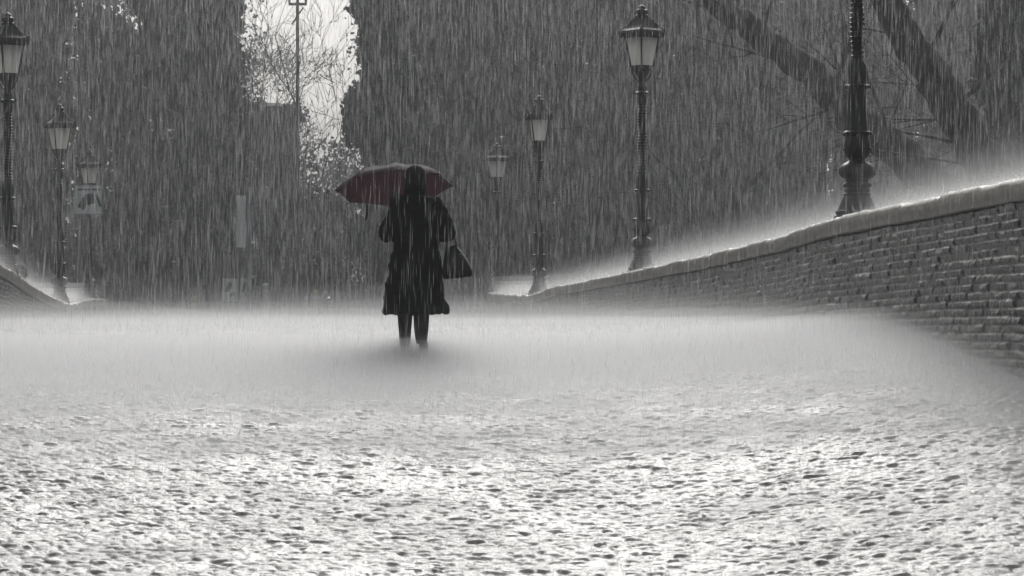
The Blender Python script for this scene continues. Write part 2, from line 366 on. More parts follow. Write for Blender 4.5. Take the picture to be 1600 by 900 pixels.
# ------------------------------------------------------------------ parapet walls
def parapet(fx, fz, side, label):
    root = thing('parapet_wall', (0, 0, 0), label, 'wall', 'brick parapets of the bridge')
    TH = 0.50; CAP = 0.17
    def section(y0, y1, ds, dt, relief):
        ys = np.arange(y0, y1 + ds * 0.5, ds)
        ix = fx(ys); zt = fz(ys) - CAP
        H = 1.75; nt_ = int(H / dt) + 1
        t = np.linspace(0, H, nt_)                      # downwards from under the coping
        S = np.repeat(ys[:, None], nt_, 1); T = np.repeat(t[None, :], len(ys), 0)
        ch = 0.063
        Tw = T + 0.012 * (vnoise(S * 0.7, T * 1.2, 55) - .5) * 2
        row = np.floor(Tw / ch); ft = Tw / ch - row
        u = (S + 0.125 * (row % 2) + 0.05 * hsh(row.astype(np.int64), row.astype(np.int64), 8)) / 0.255
        colm = np.floor(u); fu = u - colm
        ri, ci = row.astype(np.int64), colm.astype(np.int64)
        h0 = hsh(ri, ci, 60); h1 = hsh(ri, ci, 61); h2 = hsh(ri, ci, 62); h3 = hsh(ri, ci, 63)
        dv = np.minimum(ft, 1 - ft) * ch; du = np.minimum(fu, 1 - fu) * 0.255 + 0.005 * h0
        face = np.clip(np.minimum(dv, du) / 0.011, 0, 1); face = face * face * (3 - 2 * face)
        out = face * (0.019 + 0.018 * (h1 - 0.5) + 0.016 * (h2 - .5) * (ft - .5) * 2) + 0.010 * (vnoise(S * 11, T * 26, 71) - .5) + 0.010 * (vnoise(S * 30, T * 50, 77) - .5) + 0.02 * (vnoise(S * 1.1, T * 2, 72) - .5)
        out = np.where(h3 > 0.965, out * 0.35, out)
        if not relief: out = out * 0.6
        tone = np.clip(face * (0.25 + 0.6 * h3) + 0.25 * (vnoise(S * 1.4, T * 3, 73) - .5) + 0.12 * (1 - face), 0, 1)
        Xf = ix[:, None] - side * out
        V = np.stack([Xf, S, zt[:, None] - T], -1)
        back_top = np.stack([ix + side * TH, ys, zt], -1)[:, None, :]
        back_bot = np.stack([ix + side * TH, ys, zt - H], -1)[:, None, :]
        V = np.concatenate([back_bot, back_top, V], 1)
        tone = np.concatenate([np.full((len(ys), 2), .3), tone], 1)
        n2 = nt_ + 2
        Fq = grid_faces(len(ys), n2)
        i = np.arange(len(ys) - 1) * n2
        Fc = np.stack([i + n2 - 1, i + n2 * 2 - 1, i + n2, i], 1)   # underside
        o = np_mesh('brickwork', V.reshape(-1, 3), np.concatenate([Fq, Fc]) if side < 0 else np.concatenate([Fq, Fc])[:, ::-1], M_brick, root)
        at = o.data.attributes.new('tone', 'FLOAT', 'POINT'); at.data.foreach_set('value', tone.astype(np.float32).ravel())
    section(6.0, 50.0, 0.022, 0.0115, True)
    section(50.0, 80.4, 0.06, 0.02, False)
    # coping of worn stone slabs
    ds = 0.06; ys = np.arange(6.0, 80.4, ds)
    ix = fx(ys); zt = fz(ys)
    prof = [(-0.045, -CAP + .004), (-0.055, -CAP + 0.02), (-0.058, -0.035), (-0.045, -0.010), (-0.02, 0.004), (TH / 2, 0.012), (TH + 0.02, 0.004), (TH + 0.05, -0.03), (TH + 0.05, -CAP + 0.004)]
    k = len(prof)
    V = np.zeros((len(ys), k, 3))
    slab = np.floor(ys / 1.35); fs = ys / 1.35 - slab
    joint = np.clip(np.minimum(fs, 1 - fs) * 1.35 / 0.05, 0, 1)
    lift = (hsh(slab.astype(np.int64), slab.astype(np.int64), 81) - .5) * 0.022
    for j, (px, pz) in enumerate(prof):
        nz = 0.016 * (vnoise(ys * 4, ys * 0 + j, 82) - .5) + 0.010 * (vnoise(ys * 12, ys * 0 + j * 3, 83) - .5)
        V[:, j, 0] = ix + side * (px + nz * (0.8 if j < 4 else 0.2) + (1 - joint) * (0.012 if j < 4 else 0))
        V[:, j, 1] = ys
        V[:, j, 2] = zt + pz + (nz + lift if 2 <= j <= 6 else 0.3 * nz) - (1 - joint) * (0.014 if 2 <= j <= 6 else 0)
    Fq = grid_faces(len(ys), k); i = np.arange(len(ys) - 1) * k
    Fc = np.stack([i + k - 1, i + 2 * k - 1, i + k, i], 1)
    np_mesh('coping', V.reshape(-1, 3), np.concatenate([Fq, Fc]) if side < 0 else np.concatenate([Fq, Fc])[:, ::-1], M_stone, root)
    # the end pier closes the far end
    b = MB(); ye = 80.66; x0 = float(fx(80.4)); z0 = float(fz(80.4))
    b.box((x0 + side * TH / 2, ye, z0 / 2 - 0.95), (TH + 0.14, 0.52, z0 + 1.9 + 0.06)); b.build('pier', M_stone, root)
    return root
parapet(RX, RZ, 1, 'dark wet brick parapet with stone coping, carrying four lamp posts')
parapet(LX, LZ, -1, 'faint misty brick parapet carrying three lamp posts')

# ------------------------------------------------------------------ street lamps
def make_lamp():
    root = thing('street_lamp', (0, 0, 0), 'lamp', 'street lamp', 'old iron lamps on the bridge parapets')
    b = MB()
    flute = lambda an, z: 1 + 0.05 * math.cos(8 * an)
    b.lathe([(0.225,0.0),(0.225,0.035),(0.205,0.045),(0.215,0.075),(0.19,0.10),(0.165,0.15),(0.145,0.20),(0.128,0.225),(0.135,0.245),(0.118,0.262),(0.128,0.285),(0.115,0.305),(0.122,0.325),(0.108,0.36),(0.115,0.39)], 32, flute=flute)
    b.lathe([(0.115,0.385),(0.150,0.40),(0.176,0.43),(0.180,0.47),(0.172,0.505),(0.140,0.535),(0.10,0.555),(0.076,0.575),(0.080,0.59)], 32, flute=lambda an, z: 1 + 0.035 * math.cos(12 * an))
    b.build('base', M_iron, root, True, 40)
    b = MB()
    b.lathe([(0.080,0.588),(0.112,0.61),(0.128,0.65),(0.130,0.72),(0.118,0.77),(0.112,0.80),(0.128,0.82),(0.130,0.845),(0.108,0.86),(0.100,0.90),(0.092,1.0),(0.088,1.15),(0.086,1.25),(0.108,1.275),(0.112,1.295),(0.088,1.31),(0.090,1.36),(0.094,1.42),(0.090,1.49),(0.070,1.52),(0.058,1.55)], 32,
            flute=lambda an, z: 1 + 0.045 * math.cos(8 * an))
    # leafy scaled shaft
    prof = []; z = 1.55
    while z < 2.62:
        q = (z - 1.55) / 1.07; r = 0.050 + 0.006 * math.sin(q * 3.1)
        prof += [(r, z), (r + 0.017, z + 0.034), (r + 0.004, z + 0.042)]; z += 0.046
    b.lathe(prof, 16, flute=lambda an, z: 1 + 0.10 * math.cos(4 * an + z * 14))
    for z, r in ((0.33, .125), (0.83, .128), (1.285, .108), (0.68, .125)):
        for k in range(8):
            an = k * math.pi / 4 + .2
            b.lathe([(0.004,-.02),(0.016,-.012),(0.019,0),(0.016,.012),(0.004,.02)], 8, off=(r*math.cos(an), r*math.sin(an), z))
    b.build('post', M_iron, root, True, 40)
    b = MB()
    b.lathe([(0.054,2.615),(0.072,2.66),(0.078,2.72),(0.074,2.76),(0.128,2.785),(0.132,2.80),(0.125,2.815),(0.070,2.83),(0.062,2.87),(0.072,2.90),(0.058,2.93),(0.056,3.0)], 24)
    for k in range(4):
        an = k * math.pi / 2 + .785
        b.lathe([(0.006,-.03),(0.02,-.02),(0.022,0),(0.012,.02),(0.004,.03)], 8, off=(.125*math.cos(an), .125*math.sin(an), 2.815))
    b.build('collar', M_iron, root, True, 40)
    b = MB()
    sq = math.pi / 4
    b.lathe([(0.05,2.98),(0.062,3.02),(0.075,3.06),(0.11,3.13),(0.158,3.18),(0.172,3.19),(0.172,3.215)], 16)
    b.lathe([(0.185,3.205),(0.19,3.215),(0.19,3.23),(0.178,3.236)], 4, rot=sq)
    for k in range(4):
        an = k * math.pi / 2 + sq
        c, s_ = math.cos(an), math.sin(an)
        b.tube([(0.176*c, 0.176*s_, 3.225), (0.262*c, 0.262*s_, 3.68)], 0.016, 6)
        # curled brackets under the lantern
        b.tube([(0.05*c, 0.05*s_, 2.98), (0.10*c, 0.10*s_, 3.03), (0.15*c, 0.15*s_, 3.12), (0.165*c, 0.165*s_, 3.20)], 0.012, 6)
    b.lathe([(0.262,3.665),(0.275,3.672),(0.275,3.70),(0.258,3.706)], 4, rot=sq)
    fr = b.build('lantern_frame', M_iron, root)
    for k in range(4):
        a0 = k * math.pi / 2 + sq; a1 = a0 + math.pi / 2
        p = [Vector((r*math.cos(q)*.965, r*math.sin(q)*.965, z)) for r, q, z in ((0.174,a0,3.236),(0.174,a1,3.236),(0.260,a1,3.664),(0.260,a0,3.664))]
        n = (p[1]-p[0]).cross(p[3]-p[0]).normalized() * 0.004
        mesh_obj('glass_pane', p + [v + n for v in p], [(0,1,2,3),(7,6,5,4),(0,4,5,1),(1,5,6,2),(2,6,7,3),(3,7,4,0)], M_glass, root, False)
    b = MB()
    b.lathe([(0.26,3.700),(0.345,3.715),(0.362,3.735),(0.355,3.775),(0.325,3.79),(0.27,3.815),(0.215,3.855),(0.165,3.91),(0.125,3.965),(0.105,4.0),(0.10,4.01)], 4, rot=sq)
    for k in range(4):
        an = k * math.pi / 2 + sq; c, s_ = math.cos(an), math.sin(an)
        b.lathe([(0.006,-.05),(0.026,-.03),(0.03,0),(0.018,.03),(0.006,.06)], 8, off=(.352*c, .352*s_, 3.755))
        b.tube([(0.335*c,0.335*s_,3.795),(0.22*c,0.22*s_,3.865),(0.125*c,0.125*s_,3.975)], 0.010, 6)
        # scalloped drip edge along each eave
        a1 = an + math.pi / 2
        for j in range(7):
            t = (j + .5) / 7
            x = .35 * ((1-t)*c + t*math.cos(a1)); y = .35 * ((1-t)*s_ + t*math.sin(a1))
            b.lathe([(0.004,-.045),(0.02,-.03),(0.024,-.01),(0.02,.01)], 6, off=(x, y, 3.715))
    b.build('lantern_roof', M_iron, root)
    b = MB()
    b.lathe([(0.10,4.0),(0.105,4.015),(0.075,4.03),(0.085,4.05),(0.098,4.075),(0.092,4.10),(0.06,4.115),(0.05,4.13),(0.055,4.15),(0.035,4.17),(0.012,4.185)], 16, flute=lambda an, z: 1 + 0.12 * math.cos(6 * an) * (1 if 4.03 < z < 4.11 else 0))
    b.build('finial', M_iron, root, True, 50)
    return root
def copy_thing(src, loc, rz=0.0, label=None, group=None, name=None):
    r = src.copy(); C.objects.link(r); r.location = loc; r.rotation_euler = (0, 0, rz)
    if label: r['label'] = label
    if group: r['group'] = group
    for ch in list(src.children):
        c = ch.copy(); C.objects.link(c); c.parent = r
        for g_ in ch.children:
            d = g_.copy(); C.objects.link(d); d.parent = c
    return r
lamp = make_lamp()
lamp_spots = [
    (3.35, 27.6, RZ, 0.20, 'nearest iron lamp post, its top out of the picture, on the dark brick wall'),
    (2.03, 44.4, RZ, 0.70, 'ornate iron lamp with bright panes on the brick wall, right of the two fainter ones'),
    (0.565, 59.6, RZ, 0.14, 'mid-distance iron lamp between the small faint one and the tall one above the brick wall'),
    (-0.415, 79.4, RZ, 0.75, 'small faint iron lamp nearest the person with the umbrella'),
    (-7.87, 44.4, LZ, 0.60, 'large iron lamp cut by the left edge of the photo'),
    (-9.48, 59.6, LZ, 0.52, 'iron lamp standing where the misty left wall dips'),
    (-11.79, 79.4, LZ, 0.66, 'faint iron lamp with a square traffic sign fixed to its post'),
]
for i, (x, y, fz, rz, lab) in enumerate(lamp_spots):
    z = float(fz(y)) + 0.012
    if i == 0:
        lamp.location = (x, y, z); lamp.rotation_euler = (0, 0, rz); lamp['label'] = lab
    else:
        copy_thing(lamp, (x, y, z), rz, lab)

# ------------------------------------------------------------------ person
GZ = float(deck_z(25.0)) + 0.004
PX = (649 - 800) / F * 25
def skin_mesh(name, joints, bones, mat, parent, root=0, sub=2):
    me = bpy.data.meshes.new(name)
    me.from_pydata([j[0] for j in joints], bones, [])
    o = bpy.data.objects.new(name, me); C.objects.link(o); o.parent = parent
    me.materials.append(mat)
    md = o.modifiers.new('skin', 'SKIN'); md.use_smooth_shade = True
    ly = me.skin_vertices[0].data if me.skin_vertices else None
    if ly is None:
        bm = bmesh.new(); bm.from_mesh(me); bm.verts.layers.skin.verify(); bm.to_mesh(me); bm.free()
        ly = me.skin_vertices[0].data
    for i, j in enumerate(joints):
        r = j[1]; ly[i].radius = (r, r) if not isinstance(r, tuple) else r
        ly[i].use_root = (i == root)
    s = o.modifiers.new('sub', 'SUBSURF'); s.levels = sub; s.render_levels = sub
    return o
person = thing('person', (PX, 25.0, GZ), 'person in a long dark coat walking away across the bridge in the rain', 'person')
J = []; B = []
def j(p, r, frm=None):
    J.append((p, r)); k = len(J) - 1
    if frm is not None: B.append((frm, k))
    return k
pel = j((0,0,.90), .125)
wa = j((0,0.0,1.05), .115, pel); chs = j((0,.01,1.22), (.135,.115), wa); up_ = j((0,0.0,1.30), (.10,.08), chs)
nk = j((0,.0,1.40), .048, up_); nk2 = j((0,.015,1.455), .055, nk)
hd = j((0,.025,1.52), (.078,.088), nk2); hd2 = j((0,.022,1.58), (.076,.088), hd); hd3 = j((0,.015,1.635), (.045,.052), hd2)
ns = j((0,.112,1.52), .014, hd)                      # nose, facing away
for sx in (-1, 1): j((sx*.084,.01,1.535), .014, hd)   # ears
# legs: left leg forward, right leg trailing with the heel lifting
def leg(sx, pts):
    k = pel
    for p, r in pts: k = j(p, r, k)
    return k
leg(-1, [((-.085,.01,.80),.085),((-.09,.07,.62),.072),((-.095,.12,.46),.056),((-.097,.15,.30),.052),((-.098,.17,.10),.034),((-.10,.22,.05),.032),((-.105,.30,.035),.026)])
leg(1, [((.085,-.01,.80),.085),((.078,-.02,.62),.074),((.072,-.03,.46),.057),((.072,-.11,.30),.055),((.072,-.18,.12),.035),((.075,-.14,.06),.032),((.08,-.06,.035),.026)])
# arms
HL = Vector((-.145, .44, 1.12)); HR = Vector((.17, .30, 1.13))
def arm(sx, el, hand):
    k = j((sx*.14, 0, 1.30), .048, up_)
    k = j((sx*.18, -.01, 1.25), .046, k); k = j((sx*(.19+.02), -.02, 1.16), .045, k)
    k = j(tuple(el), .042, k)
    mid = Vector(el).lerp(Vector(hand), .5); k = j(tuple(mid), .036, k)
    w = Vector(el).lerp(Vector(hand), .86); k = j(tuple(w), .026, k)
    return j(tuple(hand), (.036,.026), k)
kl = arm(-1, (-.235, -.02, 1.045), HL); kr = arm(1, (.275, -.03, 1.045), HR)
# fingers, four and a thumb on each hand, curled round the handle / half closed
for k0, H, sx in ((kl, HL, -1), (kr, HR, 1)):
    for q in range(4):
        dz = .027 - .018 * q; ln = (.95, 1.05, 1.0, .8)[q]
        a_ = j((H.x + sx*.0, H.y + .040*ln, H.z + dz), .0105, k0)
        b_ = j((H.x - sx*.030*ln, H.y + .050*ln, H.z + dz - .002), .0095, a_)
        j((H.x - sx*.045*ln, H.y + .028, H.z + dz - .004), .0085, b_)
    t_ = j((H.x - sx*.024, H.y + .000, H.z + .036), .011, k0); j((H.x - sx*.042, H.y + .022, H.z + .046), .0095, t_)
skin_mesh('body', J, B, M_skin, person, pel)
# hair: a short full cut
b = MB(); nb = 20; V = []; Fc = []
for i in range(13):
    ph = math.pi * i / 12
    for k in range(nb):
        an = 2 * math.pi * k / nb
        r = math.sin(ph); zz = math.cos(ph)
        low = max(0, -zz); x = (.098 + .018*low) * (r if zz > 0 else max(r, .92 - .9*max(0, low-.8)/.2*.9)) * math.cos(an); y = .108 * r * math.sin(an) - .01*low; z = 1.548 + (.115 if zz > 0 else .120) * zz
        wgt = 1 + .05 * math.sin(5*an + 3*ph) + .03 * math.sin(11*an)
        if y > .06: y = .06 + (y - .06) * .3
        V.append((x * wgt, y * wgt - .012, z))
for i in range(12):
    for k in range(nb): Fc.append((i*nb+k, (i+1)*nb+k, (i+1)*nb+(k+1)%nb, i*nb+(k+1)%nb))
hair = mesh_obj('hair', V, Fc, M_hair, person); hair.modifiers.new('sub', 'SUBSURF').render_levels = 1
# coat, sleeves included, fused into one cloth surface
def tubes_join(name, secs_list, mat, parent, vox=0.013, sm=3, disp=0.0):
    V = []; Fc = []
    for secs in secs_list:
        n = 28; o0 = len(V)
        for (c, ax, ay, rx, ry) in secs:
            c = Vector(c); ax = Vector(ax); ay = Vector(ay)
            for k in range(n):
                an = 2*math.pi*k/n
                V.append(c + ax * rx * math.cos(an) + ay * ry * math.sin(an))
        m_ = len(secs)
        for i in range(m_-1):
            for k in range(n): Fc.append((o0+i*n+k, o0+i*n+(k+1)%n, o0+(i+1)*n+(k+1)%n, o0+(i+1)*n+k))
        Fc.append(tuple(o0+k for k in reversed(range(n)))); Fc.append(tuple(o0+(m_-1)*n+k for k in range(n)))
    o = mesh_obj(name, V, Fc, mat, parent)
    r = o.modifiers.new('remesh', 'REMESH'); r.mode = 'VOXEL'; r.voxel_size = vox; r.use_smooth_shade = True
    s = o.modifiers.new('smooth', 'SMOOTH'); s.iterations = sm; s.factor = 0.5
    return o
X_, Y_ = (1,0,0), (0,1,0)
body = []
for z, hw, hd_, cx, cyy in [(.355,.280,.205,.0,0),(.37,.286,.21,.0,0),(.45,.276,.20,-.002,0),(.56,.262,.19,-.002,0),(.70,.243,.175,-.002,0),(.84,.220,.16,.002,0),(.95,.205,.145,.004,0),(1.05,.200,.14,.004,0),(1.16,.205,.14,.002,0),(1.26,.212,.138,0,-.002),(1.32,.205,.125,0,-.004),(1.36,.178,.112,0,-.004),(1.39,.128,.098,0,0),(1.41,.080,.076,0,.004),(1.45,.074,.072,0,.008),(1.462,.070,.068,0,.008)]:
    body.append(((cx, cyy, z), X_, Y_, hw, hd_))
def sleeve(sx, sh, el, wr, r0, r1, r2):
    sh, el, wr = Vector(sh), Vector(el), Vector(wr); out = []
    pts = [sh, sh.lerp(el, .35), sh.lerp(el, .75), el, el.lerp(wr, .3), el.lerp(wr, .7), wr]
    rs = [r0*.9, r0, (r0+r1)/2, r1*1.06, r1, (r1+r2)/2, r2]
    for i, (p, r) in enumerate(zip(pts, rs)):
        t = (pts[min(i+1,6)] - pts[max(i-1,0)]).normalized(); u = (Vector((1,0,0)) - t*t.x).normalized(); w = t.cross(u)
        out.append((p, u, w, r, r))
    return out
sl = sleeve(-1, (-.155,0,1.31), (-.232,-.025,1.055), HL.lerp(Vector((-.232,-.025,1.055)), .16), .086, .080, .056)
sr = sleeve(1, (.155,0,1.31), (.272,-.03,1.055), HR.lerp(Vector((.272,-.03,1.055)), .16), .088, .086, .058)
def ball(c, rx, ry, rz):
    return [((c[0], c[1], c[2] + rz*math.cos(q)), X_, Y_, rx*math.sin(q)+.001, ry*math.sin(q)+.001) for q in [math.pi - math.pi*i/10 for i in range(11)]]
balls = [ball((-.232,-.022,1.065), .080,.085,.085), ball((.272,-.028,1.065), .086,.088,.088), ball((-.155,-.004,1.315), .092,.088,.080), ball((.155,-.004,1.315), .092,.088,.080)]
coat = tubes_join('coat', [body, sl, sr] + balls, M_coat, person)
# folds cut into the skirt of the coat
for v in coat.data.vertices:
    if v.co.z < 1.0 and abs(v.co.x) < .3:
        an = math.atan2(v.co.y, v.co.x); w = (1.0 - v.co.z) / .65
        f = 1 + w * (.045 * math.sin(7*an + 1.1) + .03 * math.sin(13*an + v.co.z*4))
        v.co.x *= 1 + (f-1)*.6; v.co.y *= f
        if v.co.z < .39: v.co.z += .012 * math.sin(3*an)
tex = bpy.data.textures.new('cloth_folds', 'CLOUDS'); tex.noise_scale = .11; tex.noise_depth = 2
dm = coat.modifiers.new('folds', 'DISPLACE'); dm.texture = tex; dm.strength = .065; dm.mid_level = .5; dm.texture_coords = 'LOCAL'
# collar, belt
b = MB(); b.lathe([(0.088,1.375),(0.100,1.39),(0.098,1.435),(0.092,1.458),(0.084,1.452),(0.082,1.40)], 24, sx=1.02, sy=.95, off=(0,.004,0)); b.build('collar', M_coat, person, True)
b = MB(); b.lathe([(0.207,1.015),(0.213,1.02),(0.213,1.058),(0.207,1.063)], 28, sx=1.0, sy=.71, off=(0.004,0,0)); b.build('belt', M_coat, person, True)
# trousers
def legtube(pts):
    return [((p[0], p[1], p[2]), X_, Y_, r, r*1.05) for p, r in pts]
tl = legtube([((-.099,.178,.055),.044),((-.098,.168,.10),.049),((-.097,.15,.22),.058),((-.096,.135,.34),.068),((-.093,.11,.48),.076),((-.09,.06,.64),.088),((-.06,.0,.86),.10)])
tr_ = legtube([((p[0]-.016, p[1], p[2]), q_) for p, q_ in [((.076,-.178,.085),.046),((.074,-.165,.13),.053),((.072,-.135,.24),.066),((.072,-.09,.35),.071),((.073,-.03,.48),.080),((.08,-.01,.64),.092),((.06,0,.86),.10)]])
tubes_join('trousers', [tl, tr_], M_trous, person, .012, 2)
for cx, yy, zz, tilt in ((-.10,.215,.0,0.0), (.075,-.115,.035,-.42)):
    V = []; n = 14; prof = [(-.085,.030,.055),(-.06,.040,.075),(0.0,.042,.085),(.06,.045,.062),(.12,.046,.050),(.165,.036,.042),(.19,.016,.03)]
    for (py, hw, ht) in prof:
        for k in range(n):
            an = 2*math.pi*k/n; x = hw*math.cos(an); z = max(0, ht*.5*(1+math.sin(an))) if math.sin(an) > -.7 else 0
            p = Euler((tilt,0,0)).to_matrix() @ Vector((x, py, z)); V.append((cx+p.x, yy+p.y, zz+p.z))
    Fc = []
    for i in range(len(prof)-1):
        for k in range(n): Fc.append((i*n+k, i*n+(k+1)%n, (i+1)*n+(k+1)%n, (i+1)*n+k))
    Fc += [tuple(reversed(range(n))), tuple((len(prof)-1)*n+k for k in range(n))]
    mesh_obj('shoe', V, Fc, M_shoe, person)

# ------------------------------------------------------------------ umbrella
um_c = Vector((PX + (612-649)/F*25.6, 25.62, GZ + 1.475))
umb = thing('umbrella', um_c, 'dark maroon umbrella held up in front of the walking person', 'umbrella')
umb.rotation_euler = (math.radians(-16), math.radians(-2.5), math.radians(8))   # leans away from the camera
R_, DP = 0.535, 0.195
NS, NR = 8, 10
V = []; Fc = []; per = 6
for i in range(NR + 1):
    t = i / NR
    for k in range(NS * per):
        an = 2*math.pi*k/(NS*per); f = (k % per) / per
        seg = math.cos(math.pi/NS) / math.cos((f - .5) * 2*math.pi/NS)          # straight panel edges
        r = R_ * math.sin(t * 1.15) / math.sin(1.15) * (1 - t*t*(1 - seg) * 1.0) * (1 - .03*t**3*math.sin(math.pi*f))
        z = DP * (math.cos(t * 1.35) - math.cos(1.35)) / (1 - math.cos(1.35)) + .020 * t * (1-t) * 4 * 0
        z -= .018 * math.sin(math.pi*f) * math.sin(math.pi*t)
        V.append((r*math.cos(an), r*math.sin(an), z))
K = NS*per
for i in range(NR):
    for k in range(K): Fc.append((i*K+k, (i+1)*K+k, (i+1)*K+(k+1)%K, i*K+(k+1)%K))
can = mesh_obj('canopy', V, Fc, M_umb, umb); 
for k in range(NS):
    an = 2*math.pi*k/NS; pts = []
    for i in range(NR+1):
        t = i/NR; r = R_*math.sin(t*1.15)/math.sin(1.15); z = DP*(math.cos(t*1.35)-math.cos(1.35))/(1-math.cos(1.35)) - .006
        pts.append((r*math.cos(an), r*math.sin(an), z))
    pts[-1] = (pts[-1][0]*1.02, pts[-1][1]*1.02, pts[-1][2] + .002)
    b = MB(); b.tube(pts, .0028, 5); b.build('rib', M_handle, umb)
    b = MB(); m_ = Vector(pts[5]); b.tube([(0.012*math.cos(an), 0.012*math.sin(an), -.06), tuple(m_)], .0022, 5); b.build('stretcher', M_handle, umb)
b = MB(); b.tube([(0,0,-.52),(0,0,DP+.015)], .0055, 8); b.build('shaft', M_metal, umb)
b = MB(); b.lathe([(.012,-.075),(.015,-.07),(.015,-.05),(.010,-.045)], 12); b.build('runner', M_handle, umb)
b = MB(); b.lathe([(.018,DP+.001),(.010,DP+.012),(.006,DP+.03),(.004,DP+.06)], 10); b.build('ferrule', M_handle, umb)
b = MB(); b.tube([(0,0,-.36),(0,0,-.44),(0,0,-.55)], [.012,.015,.014], 10); b.build('handle', M_handle, umb)
# closing strap that hangs from the near left rim
b = MB(); s0 = Vector((-.215,.45,.0))
Mi = umb.rotation_euler.to_matrix().inverted()
b.tube([s0 + Mi @ Vector(p) for p in ((0,0,0),(.004,-.004,-.05),(.002,0,-.10),(-.008,.002,-.135),(-.012,0,-.15))], [.009,.010,.010,.009,.006], 6); b.build('strap', M_umb, umb)

# ------------------------------------------------------------------ handbag on the right forearm
bag = thing('handbag', (PX + .37, 25.06, GZ + .665), 'dark leather handbag hanging from the forearm of the walking person', 'handbag')
V = []; secs = []
for t, z in ((0,0),(.03,-.004),(.5,.0),(1,0)): pass
lv = [(0.0,.115,.060,.0),(0.012,.130,.072,0),(.06,.134,.074,-.002),(.12,.118,.066,-.014),(.18,.096,.052,-.030),(.235,.070,.034,-.046),(.27,.050,.020,-.058),(.28,.044,.012,-.060)]
n = 28; Fc = []
for z, hw, hd_, cx in lv:
    for k in range(n):
        an = 2*math.pi*k/n; c, s_ = math.cos(an), math.sin(an)
        x = hw*abs(c)**.55*(1 if c >= 0 else -1); y = hd_*abs(s_)**.6*(1 if s_ >= 0 else -1)
        V.append((x+cx, y, z - .02*(x/hw if hw else 0)*(-.5) + .004*math.sin(5*an)))
for i in range(len(lv)-1):
    for k in range(n): Fc.append((i*n+k, i*n+(k+1)%n, (i+1)*n+(k+1)%n, (i+1)*n+k))
Fc += [tuple(reversed(range(n))), tuple((len(lv)-1)*n+k for k in range(n))]
mesh_obj('bag_body', V, Fc, M_bag, bag)
for dy in (-.018, .018):
    b = MB(); b.tube([(-.10,dy,.20),(-.095,dy,.29),(-.085,dy*.7,.355),(-.065,dy*.4,.395),(-.04,dy*.4,.385),(-.02,dy*.7,.33),(.0,dy,.22)], .0065, 6); b.build('bag_handle', M_bag, bag, True)
b = MB(); b.box((.028,-.040,.20),(.035,.006,.03)); b.build('clasp', M_metal, bag)

# ------------------------------------------------------------------ trees
def leaves(n, centers, radii, size, squash=1.0, droop=0.0):
    """n leaf clumps' worth of small quads scattered in the given blobs"""
    centers = np.asarray(centers); radii = np.asarray(radii)
    w = radii**2; w = w / w.sum()
    idx = rng.choice(len(centers), n, p=w)
    d = rng.normal(size=(n, 3)); d /= np.linalg.norm(d, axis=1)[:, None]
    rr = rng.uniform(0.25, 1, n) ** 0.5
    c = centers[idx] + d * (radii[idx] * rr)[:, None] * np.array([1, 1, squash])
    u = rng.normal(size=(n, 3)); u[:, 2] *= (1 - droop); u /= np.linalg.norm(u, axis=1)[:, None]
    v = rng.normal(size=(n, 3)); v[:, 2] -= droop * 3; v -= u * (u * v).sum(1)[:, None]; v /= np.linalg.norm(v, axis=1)[:, None]
    s = size * rng.uniform(0.5, 1.3, n)[:, None]
    l = s * (1 + 1.8 * droop)
    V = np.stack([c - u*s*.5, c + v*l*.35 , c + u*s*.5 + v*l*.1, c - v*l*.6], 1)
    Fq = np.arange(n*4).reshape(n, 4)
    return V.reshape(-1, 3), Fq
def trunk_mb(h, r, lean=(0,0), limbs=7, spread=.5, seed=1):
    q = random.Random(seed); b = MB(); pts = []; 
    for i in range(9):
        t = i/8; pts.append((lean[0]*t*t*h + .12*math.sin(t*5+seed), lean[1]*t*h + .1*math.cos(t*4), h*t*.92))
    b.tube([(p[0],p[1],p[2]-.15) if i == 0 else p for i, p in enumerate(pts)], [r*(1.35 if i == 0 else 1)*(1-i/8*.8) for i in range(9)], 9)
    ends = []
    for k in range(limbs):
        i = q.randint(3, 7); p = Vector(pts[i]); an = q.uniform(0, 6.28); ln = spread*h*q.uniform(.18,.35)
        d = Vector((math.cos(an), math.sin(an), q.uniform(.4,1))).normalized()
        pp = [p, p + d*ln*.4, p + d*ln*.75 + Vector((0,0,.1)), p + d*ln + Vector((0,0,.3))]
        r0 = r*(1-i/8*.8)*.5
        b.tube(pp, [r0, r0*.7, r0*.4, r0*.15], 6); ends.append(pp[-1])
    return b, ends
def column_tree(name, x0px, x1px, D, ztop, label, mat, n=14000, size=.22, lumps=46, seed=0, zlow=0.0, group='dark evergreens behind the bridge', droop=.3):
    q = random.Random(seed)
    cx = ((x0px + x1px)/2 - 800)/F*D; rad = (x1px - x0px)/2/F*D
    gz = float(deck_z(D)) - .1; h = ztop - gz
    root = thing(name, (cx, D, gz), label, 'tree', group)
    b, ends = trunk_mb(h, max(.16, rad*.10), (q.uniform(-.02,.02), 0), 8, .4, seed+1); b.build('trunk', M_bark, root)
    cs = []; rs = []
    for k in range(lumps):
        t = (k + q.random())/lumps
        prof = rad * (min(1, (1.0 - t)*3.2 + .12) ** .7) * (.85 + .15*min(1, t*5))
        r = rad*q.uniform(.28,.45); an = q.uniform(0, 6.28); rr = max(0, prof - r)*q.uniform(.5, 1.08)
        cs.append((rr*math.cos(an), rr*math.sin(an), zlow + .4 + t*(h-.8))); rs.append(r)
    V, Fq = leaves(n, cs, rs, size, 1.5, droop)
    V[:, 2] = np.maximum(V[:, 2], 0.02)
    np_mesh('crown', V, Fq, mat, root, False)
    return root
